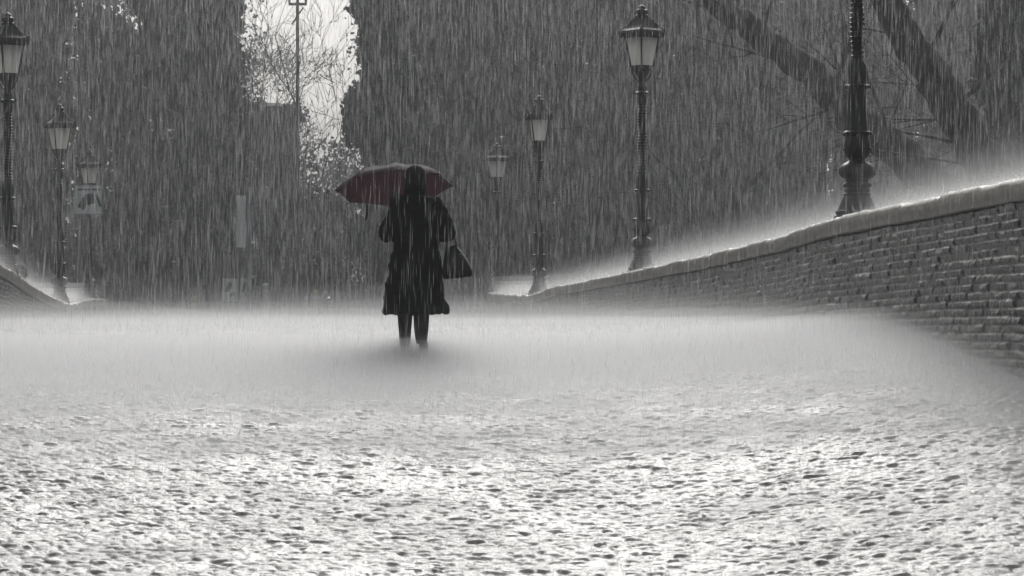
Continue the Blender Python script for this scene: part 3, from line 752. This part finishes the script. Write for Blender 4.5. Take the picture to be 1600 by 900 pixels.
def branch_tree(name, base, h, label, mat, seed=0, depth=6, r=.16, lean=(0,0,1), group=None, spread=.5, twig=.5, ratio=.74, grav=0.0, rmin=.013):
    """bare tree: trunk and every branch and twig as tapered wood"""
    q = random.Random(seed)
    root = thing(name, base, label, 'tree', group)
    bt = MB(); bb = MB()
    def grow(p, d, ln, rr, lev):
        pts = [p]; rs = [rr]; k = 4
        dd = d.copy()
        for i in range(k):
            dd = (dd + Vector((q.gauss(0,.10), q.gauss(0,.10), q.gauss(0,.06) - grav*lev*.05))).normalized()
            pts.append(pts[-1] + dd*ln/k); rs.append(rr*(1-.42*(i+1)/k))
        (bt if lev == 0 else bb).tube(pts, rs, 8 if lev == 0 else (6 if lev < 3 else 3), cap=lev < 3)
        if lev >= depth: return
        for c in range(3 if lev < 4 else q.choice((2,3))):
            an = q.uniform(0, 6.28); o = dd.orthogonal().normalized(); o = Quaternion(dd, an) @ o
            nd = (dd*(1-spread*.5) + o*spread*q.uniform(.6,1.3) + Vector((0,0,.10 - grav*.3))).normalized()
            at = pts[q.choice((2,3,4)) if c else 4]
            grow(at, nd, ln*ratio*q.uniform(.75,1.15), max(rs[-1]*.72, rmin), lev+1)
    grow(Vector((0,0,-.15)), Vector(lean).normalized(), h*.33, r, 0)
    bt.build('trunk', M_bark, root); bb.build('branches', M_bark, root)
    return root

# dark evergreens either side of the bright gap in the sky
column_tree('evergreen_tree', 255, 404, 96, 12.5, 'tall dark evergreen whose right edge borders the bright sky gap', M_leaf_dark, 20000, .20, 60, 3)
column_tree('evergreen_tree', 150, 290, 99, 13.5, 'tall evergreen behind the post carrying the square sign', M_leaf_hazed, 18000, .21, 56, 4)
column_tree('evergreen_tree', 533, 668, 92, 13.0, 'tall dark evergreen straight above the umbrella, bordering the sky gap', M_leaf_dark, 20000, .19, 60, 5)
column_tree('evergreen_tree', 640, 800, 98, 13.5, 'greyish evergreen behind the small faint lamp', M_leaf_hazed, 18000, .21, 56, 6)
column_tree('evergreen_tree', -30, 118, 100, 14.5, 'grey leafy tree behind the two larger lamps of the misty wall', M_leaf_hazed, 18000, .22, 56, 7)
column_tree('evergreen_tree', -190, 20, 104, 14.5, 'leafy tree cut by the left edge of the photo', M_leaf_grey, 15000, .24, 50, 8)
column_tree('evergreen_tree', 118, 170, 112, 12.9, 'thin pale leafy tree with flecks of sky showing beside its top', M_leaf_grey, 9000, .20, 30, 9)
column_tree('evergreen_tree', 770, 930, 104, 14.5, 'leafy tree behind the mid-distance lamp', M_leaf_hazed, 16000, .23, 56, 10)
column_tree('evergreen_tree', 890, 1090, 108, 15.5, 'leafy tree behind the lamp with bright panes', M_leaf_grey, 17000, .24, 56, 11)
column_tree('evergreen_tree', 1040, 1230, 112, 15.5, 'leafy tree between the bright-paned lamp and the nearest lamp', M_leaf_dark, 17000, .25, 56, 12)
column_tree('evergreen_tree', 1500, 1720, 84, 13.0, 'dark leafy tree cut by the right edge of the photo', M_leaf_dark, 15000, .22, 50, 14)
column_tree('evergreen_tree', 1170, 1400, 128, 17.0, 'pale hazy tree behind the shaft of the nearest lamp', M_leaf_hazed, 13000, .30, 50, 15)
column_tree('evergreen_tree', 1360, 1600, 132, 17.0, 'pale hazy tree seen between the two leaning trunks', M_leaf_hazed, 13000, .30, 50, 16)
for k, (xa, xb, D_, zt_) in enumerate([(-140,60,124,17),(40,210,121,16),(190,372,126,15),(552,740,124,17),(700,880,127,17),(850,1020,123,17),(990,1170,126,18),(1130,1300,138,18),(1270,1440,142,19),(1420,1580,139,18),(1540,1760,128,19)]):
    column_tree('broadleaf_tree', xa, xb, D_, zt_, ['', ''][0] or 'tree of the distant row, ' + ['at the left edge behind the large lamp','its top flecked with sky left of the tall evergreens','behind the two evergreens left of the sky gap','behind the evergreen above the umbrella','behind the small faint lamp','behind the mid-distance lamp','behind the bright-paned lamp','right of the bright-paned lamp','behind the shaft of the nearest lamp','in the gap between the leaning trunks','at the right edge of the photo'][k], M_leaf_hazed if k in (0, 1, 4, 5, 6, 7, 8, 9) else M_leaf_grey, (34000 if k in (2, 3) else 20000) if k != 1 else 9500, .22 if k in (1, 2, 3) else .36, 90, 60 + k, group='distant row of trees behind the evergreens', droop=.15)
# low shrubs fill the view under the gap
def shrub(x0, x1, D, ztop, label, mat, n, seed, size=.16, group='shrubs across the road behind the bridge'):
    q = random.Random(seed); cx = ((x0+x1)/2-800)/F*D; rad = (x1-x0)/2/F*D; gz = float(deck_z(D)) - .1; h = ztop-gz
    root = thing('shrub', (cx, D, gz), label, 'shrub', group)
    b = MB()
    for k in range(7):
        an = q.uniform(0,6.28); b.tube([(0,0,-.1),(rad*.3*math.cos(an), rad*.3*math.sin(an), h*.45),(rad*.6*math.cos(an), rad*.6*math.sin(an), h*.85)], [.05,.03,.008], 5)
    b.build('stem', M_bark, root)
    cs = [(rad*.8*q.uniform(-1,1), rad*.5*q.uniform(-1,1), h*q.random()**1.3*.95) for _ in range(60)]; rs = [rad*q.uniform(.22,.5) for _ in range(60)]
    V, Fq = leaves(n, cs, rs, size, .9); V[:,2] = np.clip(V[:,2], .02, h*1.04)
    np_mesh('foliage', V, Fq, mat, root, False)
shrub(395, 470, 101, 3.6, 'dark shrub below the wooden house front', M_leaf_teal, 6000, 21)
shrub(440, 545, 99, 3.4, 'twiggy grey shrub left of the umbrella', M_leaf_grey, 6500, 22)
shrub(420, 560, 119, 6.6, 'tall loose pale shrub at the foot of the bright sky gap', M_leaf_grey, 9000, 27, .15)
shrub(520, 640, 104, 2.6, 'dark shrub across the road behind the walking person', M_leaf_dark, 7000, 28)
shrub(250, 345, 103, 1.7, 'dark shrub left of the notice board', M_leaf_teal, 5000, 23)
shrub(660, 780, 101, 2.2, 'low dark shrub behind the handbag', M_leaf_dark, 5000, 24)
shrub(150, 250, 106, 2.2, 'low dark shrub right of the misty wall end', M_leaf_dark, 5000, 25)
# the far wood closes the view
V_ = []; nW = 60000
xw = rng.uniform(-50, 50, nW); hw = rng.uniform(0, 1, nW)
inside = (xw > P(405,0,152).x) & (xw < P(540,0,152).x)
zw = -2 + hw * np.where(inside, 8.5 + 1.5*vnoise(xw*.6, xw*0, 5), 21)
c = np.stack([xw, rng.uniform(150, 158, nW), zw], 1)
u = rng.normal(size=(nW,3)); u /= np.linalg.norm(u,axis=1)[:,None]; v = np.cross(u, rng.normal(size=(nW,3))); v /= np.linalg.norm(v,axis=1)[:,None]
sz = np.where(np.abs(xw - P(472,0,152).x) < 5, rng.uniform(.12,.25,nW), rng.uniform(.25,.6,nW))[:,None]
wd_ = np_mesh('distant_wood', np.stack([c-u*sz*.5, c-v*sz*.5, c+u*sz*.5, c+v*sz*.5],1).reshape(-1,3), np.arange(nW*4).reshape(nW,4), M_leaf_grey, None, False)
tag(wd_, 'dim wood closing the view far behind the trees', None, None, 'stuff')
shrub(372, 478, 119, 8.5, 'tall airy shrub in front of the house roof, left of the line pole', M_leaf_grey, 5200, 29, .13)
# bare trees in the gap
branch_tree('bare_tree', (P(422, 450, 108).x, 108, -1.85), 16.5, 'bare tree with branches fanning up into the bright sky gap', None, 31, 6, .20, (0.02,0,1), 'bare trees behind the bridge', .50, ratio=.72)
branch_tree('bare_tree', (P(500, 450, 114).x, 114, -1.85), 12.5, 'twiggy bare tree low in the right half of the bright sky gap', None, 35, 7, .15, (-.03,0,1), 'bare trees behind the bridge', .62, ratio=.74)
branch_tree('bare_tree', (P(455, 450, 112).x, 112, -1.85), 12.2, 'low fine-twigged bare tree above the house roof beside the line pole', None, 36, 7, .15, (.04,0,1), 'bare trees behind the bridge', .66, ratio=.75)
branch_tree('bare_tree', (P(530, 450, 109).x, 109, -1.85), 11.0, 'fine-twigged bare tree against the evergreen above the umbrella', None, 38, 7, .15, (-.05,0,1), 'bare trees behind the bridge', .66, ratio=.75)
branch_tree('bare_tree', (P(355, 450, 118).x, 118, -1.85), 17, 'bare tree half hidden behind the evergreen left of the sky gap', None, 37, 6, .18, (0.05,0,1), 'bare trees behind the bridge', .5, ratio=.74)
branch_tree('bare_tree', (P(930, 450, 90).x, 90, -1.85), 15, 'bare tree whose twigs cross left of the bright-paned lamp', None, 41, 6, .17, (-.06,0,1), 'bare trees behind the bridge', .6, ratio=.74)
branch_tree('bare_tree', (P(1130, 450, 88).x, 88, -1.85), 15, 'bare tree with twigs right of the bright-paned lamp', None, 42, 6, .18, (.05,0,1), 'bare trees behind the bridge', .62, ratio=.74)
branch_tree('bare_tree', (P(1560, 450, 74).x, 74, -1.85), 12.5, 'bare tree at the right edge with twigs reaching over the wall', None, 45, 6, .17, (-.05,0,1), 'bare trees behind the bridge', .6, ratio=.74)

# two big trunks that lean to the left, with bare side branches
def leaning(D, pts_px, r0, r1, label, side_br, seed):
    q = random.Random(seed)
    W = [P(x, y, D) for x, y in pts_px]
    gz = float(deck_z(D)) - .1
    foot = Vector((W[0].x + (W[0].z - gz)*.55, D, gz))
    root = thing('leaning_tree', foot, label, 'tree', 'leaning trees beyond the brick wall')
    pts = [Vector((0,0,-.2))] + [w - foot for w in W]
    pp_ = []
    for i in range(len(pts)-1):
        for t in range(6):
            p = pts[i].lerp(pts[i+1], t/6); pp_.append(p + Vector((q.gauss(0,.035), q.gauss(0,.05), q.gauss(0,.035))))
    pp_.append(pts[-1]); b = MB(); n_ = len(pp_)
    b.tube(pp_, [(r0*1.12 - (r0*1.12 - r1)*i/(n_-1)) * q.uniform(.9,1.1) for i in range(n_)], 14); b.build('trunk', M_bark_pale, root, True)
    bb = MB()
    def grow(p, d, ln, rr, lev):
        pp = [p]; dd = d.copy(); rs = [rr]
        for i in range(5):
            dd = (dd + Vector((q.gauss(0,.09), q.gauss(0,.10), q.gauss(0,.09)))).normalized(); pp.append(pp[-1] + dd*ln/5); rs.append(rr*(1-.8*(i+1)/5))
        bb.tube(pp, rs, 5, cap=False)
        if lev < 4:
            for c in range(4 if lev < 2 else 3):
                k = q.randint(1,5); o = Vector((q.gauss(0,1), q.gauss(0,.6), q.gauss(0,1))).normalized()
                grow(pp[k], (dd*.7 + o*.6).normalized(), ln*q.uniform(.4,.6), max(rs[k]*.6,.006), lev+1)
    for (x, y, dx, dz, ln, rr) in side_br:
        grow(P(x, y, D) - foot, Vector((dx, q.uniform(-.2,.2), dz)).normalized(), ln, rr, 0)
    bb.build('branches', M_bark, root)
leaning(66, [(1475,300),(1400,235),(1320,165),(1240,95),(1170,45),(1100,-10),(1010,-60)], .46, .20,
        'broad dark leaning trunk passing behind the nearest lamp',
        [(1400,235,-.4,.9,3.0,.07),(1300,150,.3,1,3.0,.07),(1240,95,-1,.2,2.4,.05),(1190,60,.2,1,2.4,.05),(1130,15,-1,.1,3.0,.05),(1320,165,-1,-.2,2.2,.05)], 3)
leaning(58, [(1560,300),(1530,240),(1488,170),(1448,110),(1405,40),(1370,-30),(1330,-90)], .44, .24,
        'broad dark leaning trunk nearer the right edge with thin branches on its left',
        [(1530,235,-1,.42,2.6,.05),(1500,190,-1,.12,2.3,.045),(1470,140,-1,.05,1.6,.04),(1520,225,-1,.75,2.6,.04),(1440,100,.5,1,2.6,.06),(1420,60,-1,.3,1.5,.035),(1488,170,1,.6,2.0,.06),(1540,260,-.9,.2,2.6,.045)], 5)
# small shrub behind the misty wall
s0 = P(42, 440, 46.5)
sh = thing('potted_shrub', (s0.x-.0, 46.5, float(LZ(46.5)) + .008), 'small round-topped plant on the misty wall beside the large lamp', 'plant')
b = MB(); b.tube([(-.0,0,0),(.01,0,.1),(0,0,.2)], .012, 6); b.build('stem', M_bark, sh)
V, Fq = leaves(900, [(0,0,.2),(-.07,0,.17),(.06,0,.22),(0,.0,.28)], [.11,.08,.08,.08], .035); np_mesh('foliage', V, Fq, M_leaf_dark, sh, False)
sh.location.x = float(LX(46.5)) - .2

# ------------------------------------------------------------------ house behind the trees
M_house = mat_plain('dark_render', (0.032, 0.032, 0.03), .8, 0, .25, 1.5, .3, 20)
M_roof = mat_plain('roof_slate', (0.03, 0.03, 0.032), .85, 0, .3, 4, .5, 12)
M_win = mat_plain('window_glass', (0.02, 0.022, 0.025), .1, 0, .2, 3, 0)
hx0, hx1, hD = P(215,0,122).x, P(442,0,122).x, 122
house = thing('house', ((hx0+hx1)/2, hD + 4, -1.85), 'dim gabled house behind the evergreens, its roof edge crossing the sky gap', 'house')
w2 = (hx1-hx0)/2; hh = 9.55
b = MB(); b.box((0,0,hh/2),(2*w2,8,hh)); b.build('wall', M_house, house)
b = MB(); b.add([(-w2-.4,-4.5,hh-.1),(w2+.4,-4.5,hh-.1),(w2+.4,4.5,hh-.1),(-w2-.4,4.5,hh-.1),(-w2*.9,0,hh+.75),(w2+.3,0,hh+.45),(-w2-.4,-4.5,hh+.08),(w2+.4,-4.5,hh+.08),(w2+.4,4.5,hh+.08),(-w2-.4,4.5,hh+.08)],
      [(0,3,2,1),(0,1,7,6),(1,2,8,7),(2,3,9,8),(3,0,6,9),(6,7,5,4),(8,9,4,5),(7,8,5),(9,6,4)]); b.build('roof', M_roof, house)
for ix in range(4):
    for iz in range(3):
        cx = -w2 + 1.1 + ix*(2*w2-2.2)/3; cz = 1.6 + iz*3.0
        b = MB()
        for (ox, oz, sx, sz) in ((-.5,0,.1,1.5),(.5,0,.1,1.5),(0,.75,1.1,.1),(0,-.75,1.2,.12)): b.box((cx+ox, -4.03, cz+oz),(sx,.09,sz))
        f = b.build('window', M_stone, house)
        b = MB(); b.box((cx,-4.012,cz),(.92,.03,1.42)); b.build('pane', M_win, f)

# ------------------------------------------------------------------ street furniture beyond the bridge
M_sign_light = mat_plain('pale_sign', (0.80, 0.84, 0.86), .4, 0, .08, 3, 0)
M_board = mat_plain('board_brown', (0.16, 0.13, 0.12), .6, 0, .2, 3, .1, 20)
M_poster = mat_plain('poster_paper', (0.68, 0.74, 0.73), .5, 0, .12, 6, 0)
M_mark = mat_plain('sign_ink', (0.05, 0.045, 0.06), .5, 0, .1, 6, 0)
M_yellow = mat_plain('faded_yellow', (0.55, 0.46, 0.16), .5, 0, .15, 6, 0)
M_lilac = mat_plain('lilac_paint', (0.34, 0.33, 0.62), .5, 0, .15, 6, 0)
M_white = mat_plain('dull_white', (0.6, 0.6, 0.6), .5, 0, .1, 6, 0)
gz = float(deck_z(90))
# overhead line pole in the gap
pp = P(465, 450, 97)
pole = thing('line_pole', (pp.x, 97, gz-.02), 'thin overhead line pole with a crossarm in the bright sky gap', 'pole')
b = MB(); b.tube([(0,0,-.1),(0,0,6),(0,0,12.2)], [.085,.07,.055], 10); b.build('pole', M_handle, pole, True)
b = MB(); b.box((0,0,11.45),(.62,.08,.09)); b.box((0,0,11.05),(.05,.05,.7), Euler((0,.6,0)).to_matrix()); b.build('crossarm', M_handle, pole)
for sx in (-.28, .28):
    b = MB(); b.lathe([(.02,0),(.05,.02),(.03,.05),(.06,.08),(.03,.11),(.05,.14),(.02,.18)], 10, off=(sx,0,11.49)); b.build('insulator', M_handle, pole, True)
# tall pale banner sign on a post
q0 = P(389, 450, 89)
py = thing('pylon_sign', (q0.x, 89, gz-.01), 'tall narrow pale sign on a grey post', 'sign')
b = MB(); b.box((0,0,2.45),(.15,.15,4.95)); b.box((0,0,.06),(.4,.4,.12)); b.build('post', M_metal, py)
b = MB(); b.box((-.24,-.02,3.84),(.27,.08,1.62)); b.build('panel', M_sign_light, py)
# notice board
q1 = P(354, 450, 89)
nb_ = thing('notice_board', (q1.x, 89.2, gz-.01), 'brown notice board with two pale posters under the tall narrow sign', 'notice board')
b = MB(); b.box((0,0,2.42),(1.05,.10,.75)); b.build('header', M_board, nb_)
b = MB(); b.box((0,.02,1.40),(1.0,.05,1.25)); b.build('backing', M_board, nb_)
for sx in (-.5, .5):
    b = MB(); b.box((sx,0,1.22),(.09,.12,2.5)); b.build('post', M_metal, nb_)
for cx, w in ((.10,.48), (.58,.32)):
    b = MB(); b.box((cx,-.05,1.70),(w,.03,.72)); pn = b.build('poster', M_poster, nb_)
    b = MB(); b.box((cx-.04,-.068,1.78),(w*.28,.004,.32), Euler((0,.35,0)).to_matrix()); b.box((cx+.06,-.068,1.56),(w*.4,.004,.12), Euler((0,-.5,0)).to_matrix()); b.build('printed_figure', M_mark, pn)
# waste bin, bollards
q2 = P(340, 450, 87)
bin_ = thing('waste_bin', (q2.x, 87, float(deck_z(87))-.01), 'small lilac bin standing left of the notice board', 'bin')
b = MB(); b.lathe([(.14,.12),(.16,.2),(.18,.75),(.19,.78)], 14); b.build('bin_body', M_lilac, bin_, True)
b = MB(); b.lathe([(.20,.78),(.20,.82),(.15,.90),(.04,.93)], 14); b.build('lid', M_handle, bin_, True)
b = MB(); b.box((0,.16,.45),(.06,.06,1.0)); b.build('post', M_metal, bin_)
def bollard(px, D, h, mat, label, w=.07):
    r = thing('bollard', (P(px,450,D).x, D, float(deck_z(D))-.01), label, 'bollard', 'bollards beyond the bridge')
    b = MB(); b.lathe([(w*1.5,0),(w*1.5,.06),(w,.08),(w,h-.1),(w*1.1,h-.09),(w*1.1,h-.04),(w*.6,h)], 14); b.build('post_body', mat, r, True)
    b = MB(); b.lathe([(w*1.06,h-.30),(w*1.06,h-.20)], 14); b.build('reflector_band', M_white, r, True)
bollard(415, 88, 1.9, M_white, 'pale bollard right of the tall narrow sign', .10)
bollard(493, 86, 1.7, M_yellow, 'yellow bollard nearest the person, left of the coat')
bollard(302, 86, 1.5, M_yellow, 'yellow bollard left of the notice board')
bollard(478, 87, 1.5, M_white, 'thin white bollard just left of the yellow one', .05)
# square sign on the far lamp of the misty wall
q3 = P(138, 312, 79.1)
sg = thing('traffic_sign', (q3.x, 79.1, q3.z), 'pale square sign with dark marks fixed to the far lamp on the misty wall', 'traffic sign')
b = MB(); b.box((0,0,0),(.80,.03,.84)); b.build('panel', M_poster, sg)
b = MB(); b.box((0,.11,.2),(.22,.20,.05)); b.build('bracket', M_metal, sg); b = MB(); b.box((0,.11,-.2),(.22,.20,.05)); b.build('bracket', M_metal, sg)
b = MB(); b.box((-.13,-.02,-.10),(.20,.006,.34), Euler((0,.5,0)).to_matrix()); b.box((.06,-.021,.02),(.24,.006,.30), Euler((0,-.3,0)).to_matrix()); b.box((.28,-.02,-.02),(.07,.006,.36), Euler((0,-.35,0)).to_matrix())
b.box((-.12,-.022,.28),(.34,.006,.05)); b.box((.22,-.022,.28),(.22,.006,.05)); b.build('symbol', M_mark, sg)
b = MB()
for (cx,cz,w,h) in ((0,.41,.80,.03),(0,-.41,.80,.03),(-.39,0,.03,.79),(.39,0,.03,.79)): b.box((cx,-.021,cz),(w,.012,h))
b.build('border', M_metal, sg)

# ------------------------------------------------------------------ rain: real drops drawn out as they fall
def spindles(name, c, length, width, tilt, mat, label):
    n = len(c)
    ax = np.stack([tilt[:, 0], tilt[:, 1], np.ones(n)], 1); ax /= np.linalg.norm(ax, axis=1)[:, None]
    th = rng.uniform(0, 6.28, n)
    vs = [c + ax * (length/2)[:, None]]
    for k in range(3):
        an = th + k * 2.0944
        o = np.stack([np.cos(an), np.sin(an), np.zeros(n)], 1) * (width/2)[:, None]
        vs.append(c + o - ax * (length*.15)[:, None])
    vs.append(c - ax * (length/2)[:, None])
    V = np.stack(vs, 1).reshape(-1, 3)
    b_ = (np.arange(n) * 5)[:, None]
    T = np.array([[0,1,2],[0,2,3],[0,3,1],[4,2,1],[4,3,2],[4,1,3]])
    Ft = (b_[:, :, None] + T[None]).reshape(-1, 3)
    o = np_mesh(name, V, Ft, mat, None, True)
    return tag(o, label, None, None, 'stuff')
bands = [(11, 30, 18000), (30, 60, 31000), (80.5, 94, 125000)]
NRAIN = sum(b_[2] for b_ in bands)
y = np.concatenate([lo + (hi - lo) * rng.uniform(0, 1, 2*n_) ** .7 for lo, hi, n_ in bands])
x = rng.uniform(-.23, .23, NRAIN*2) * y + rng.uniform(-1, 1, NRAIN*2)
z = rng.uniform(-.115, .125, NRAIN*2) * y
ok = z > deck_z(y) + .15
# nothing falls under the umbrella
ok &= ~((np.hypot(x - um_c.x, y - um_c.y) < .55) & (z < um_c.z + .2))
ok &= ~((np.hypot(x - PX, y - 25) < .34) & (z < GZ + 1.7))
ok &= ~((x > RX(y) - .1) & (x < RX(y) + .6) & (z < RZ(y) + .2)) & ~((x < LX(y) + .1) & (x > LX(y) - .6) & (z < LZ(y) + .2))
ok &= rng.uniform(0, 1, len(ok)) < .55
x, y, z = x[ok], y[ok], z[ok]; n = len(x)
ln = rng.uniform(.07, .34, n) * np.clip(y / 30, .7, 2.0); wd = rng.uniform(.0014, .0038, n) * np.clip(y / 24, .5, 3.2)
tl_ = np.stack([rng.normal(.012, .022, n), rng.normal(0, .03, n)], 1)
spindles('rain', np.stack([x, y, z], 1), ln, wd, tl_, M_rain, 'heavy rain falling in pale vertical streaks')

# ------------------------------------------------------------------ splashes: little crowns and thrown drops
def splash_pts(n, fn):
    return fn(n)
N1 = 36000
y = 12 + 22 * rng.uniform(0, 1, N1) ** .8
t = rng.uniform(0.01, .99, N1); x = LX(y) * (1-t) + RX(y) * t
h = rng.exponential(.02, N1) + .006
P1 = np.stack([x, y, deck_z(y) + deck_tilt(x, y) + .004 + h * .5], 1)
yy = np.concatenate([rng.uniform(14, 62, 9000), rng.uniform(30, 78, 6000)])
rgt = np.arange(15000) < 9000
xx = np.where(rgt, RX(yy) + rng.uniform(-.03, .5, 15000), LX(yy) - rng.uniform(-.03, .5, 15000))
hh_ = rng.exponential(.03, 15000) + .008
zz = np.where(rgt, RZ(yy), LZ(yy)) + .006 + hh_ * .5
P2 = np.stack([xx, yy, zz], 1)
PP = np.concatenate([P1, P2]); HH = np.concatenate([h, hh_])
spindles('rain_splashes', PP, HH * .8, rng.uniform(.008, .024, len(PP)), rng.normal(0, .4, (len(PP), 2)), M_splash, 'rain splashing up from the cobbles and wall tops')

# ------------------------------------------------------------------ spray mist: layers of even density hugging the ground and the wall tops
def shell(name, ys, xl, xr, zb, zt, mat, parent, label=None):
    """closed body between two height curves along the road, rounded edges"""
    n = len(ys); V = []
    for i in range(n):
        xa, xb, za, zc = xl[i], xr[i], zb[i], zt[i]
        V += [(xa, ys[i], za), (xb, ys[i], za), (xb, ys[i], zc), (xa, ys[i], zc)]
    Fc = [(0,1,2,3), tuple((n-1)*4 + k for k in (3,2,1,0))]
    for i in range(n-1):
        for k in range(4): Fc.append((i*4+k, (i+1)*4+k, (i+1)*4+(k+1)%4, i*4+(k+1)%4))
    o = mesh_obj(name, V, Fc, mat, parent, False)
    bm = bmesh.new(); bm.from_mesh(o.data); bmesh.ops.recalc_face_normals(bm, faces=bm.faces); bm.to_mesh(o.data); bm.free()
    return o
G_MIST = 0.55
MISTC = (0.97, 0.975, 0.985)
# over the cobbles: exponential fall-off in steps, thickest at the crest
def mist_sheet(name, ys, xs, thick, k, mat, parent, along=None):
    Xg, Yg = np.meshgrid(xs, ys, indexing='ij')
    if along is not None: Xg = Xg + along(Yg)
    zg = deck_z(Yg) + deck_tilt(Xg, Yg)
    edge = np.clip((Yg - ys[0]) / (3.0 if along is not None else 5.5), 0, 1) ** 1.3 * np.clip((ys[-1] - Yg) / 3.0, 0.02, 1)
    top = zg + 0.012 + thick * edge * (0.62 + 0.76 * vnoise(Xg * .55 + 3*k, Yg * .45 + k, 90 + k)) * (0.8 + .4 * vnoise(Xg * 2.1, Yg * 1.4, 190 + k))
    bot = zg - .13 - .004 * k
    nx, ny = len(xs), len(ys)
    V = np.concatenate([np.stack([Xg, Yg, top], -1).reshape(-1, 3), np.stack([Xg, Yg, bot], -1).reshape(-1, 3)])
    Ft = grid_faces(nx, ny); Fb = Ft[:, ::-1] + nx * ny; Q = nx * ny
    sides = []
    for i in range(nx - 1):
        sides += [(i*ny, (i+1)*ny, (i+1)*ny + Q, i*ny + Q), (i*ny + ny-1, i*ny + ny-1 + Q, (i+1)*ny + ny-1 + Q, (i+1)*ny + ny-1)]
    for q in range(ny - 1):
        sides += [(q, q + Q, q + 1 + Q, q + 1), ((nx-1)*ny + q, (nx-1)*ny + q + 1, (nx-1)*ny + q + 1 + Q, (nx-1)*ny + q + Q)]
    o = np_mesh(name, V, np.concatenate([Ft, Fb, np.array(sides)]), mat, parent, False)
    bm = bmesh.new(); bm.from_mesh(o.data); bmesh.ops.recalc_face_normals(bm, faces=bm.faces); bm.to_mesh(o.data); bm.free()
    return o
mist_root = None
heights = [0.03, 0.06, 0.095, 0.135, 0.18, 0.24, 0.32, 0.42]
dens =    [0.30, 0.12, 0.055, 0.028, 0.016, 0.010, 0.006, 0.004]
for i, (h, d) in enumerate(zip(heights, dens)):
    m = mat_volume('mist_air', d, MISTC, G_MIST)
    ys_ = np.concatenate([np.linspace(17.0 + .2*i, 34, 36), np.linspace(35, 88 + i, 40)])
    o = mist_sheet('mist' if i == 0 else 'mist_layer', ys_, np.linspace(-15.0 - i*.1, 8.0 + i*.1, 50), h * 1.25, i + 1, m, mist_root)
    if i == 0:
        mist_root = o; tag(o, 'pale spray hanging low over the crest of the bridge', None, None, 'stuff')
# thickest on the slope just before the crest
for i, (h, d) in enumerate([(.03, 1.7), (.055, 1.3), (.085, .8), (.12, .4), (.165, .16), (.22, .06)]):
    m = mat_volume('mist_air', d, MISTC, G_MIST)
    mist_sheet('mist_layer', np.linspace(18.4 + .3*i, 28.5 - .2*i, 46), np.linspace(-7.2 - i*.1, 4.6 + i*.1, 40), h * 1.2, i + 22, m, mist_root)
for i, (h, d) in enumerate([(0.04, .10), (0.08, .05), (0.14, .02), (.22, .01)]):
    m = mat_volume('mist_air', d, MISTC, G_MIST)
    mist_sheet('mist_layer', np.linspace(2 + .2*i, 34 + i, 60), np.linspace(-9.0 - i*.13, 7.0 + i*.13, 50), h, i + 12, m, mist_root)
# spray thrown up against the foot of the dark wall
for i, (h, d, w_) in enumerate([(.08, .12, .6), (.13, .11, .9), (.19, .09, 1.2), (.26, .06, 1.5), (.34, .04, 1.8), (.43, .02, 2.1)]):
    m = mat_volume('mist_air', d, MISTC, G_MIST)
    mist_sheet('mist_layer', np.linspace(11 - .4*i, 24.0 + .3*i, 44), np.linspace(-w_, .3, 14), h, i + 32, m, mist_root, RX)
def wall_mist(fx, fz, side, y0, y1, label, k_):
    root = None
    for i, (h, w, d) in enumerate([(.02,.26,1.1), (.04,.28,.6), (.07,.30,.32), (.11,.33,.17), (.16,.37,.10), (.23,.43,.06), (.32,.50,.035), (.45,.58,.018)]):
        m = mat_volume('mist_air', d * k_, MISTC, G_MIST)
        ys_ = np.linspace(y0 - .05*i, y1 + .1*i, 70); c = fx(ys_) + side*(.30 + .20*min(1, i/3))
        o = shell('mist' if i == 0 else 'mist_layer', ys_, c - w, c + w, fz(ys_) - .02 - .02*i, fz(ys_) + .01 + h, m, root)
        if i == 0: root = o; tag(o, label, None, None, 'stuff')
wall_mist(RX, RZ, 1, 8, 80, 'spray glowing along the top of the dark brick wall', 1.0)
wall_mist(LX, LZ, -1, 12, 80, 'spray glowing along the top of the misty wall', 1.0)

# ------------------------------------------------------------------ haze
b = MB(); b.box((0, 79, 8.9), (114, 166, 24.2)); hz = b.build('haze', mat_volume('haze_air', 0.0015, (0.90, 0.92, 0.95), 0.15))
tag(hz, 'grey rain haze filling the air', None, None, 'stuff')
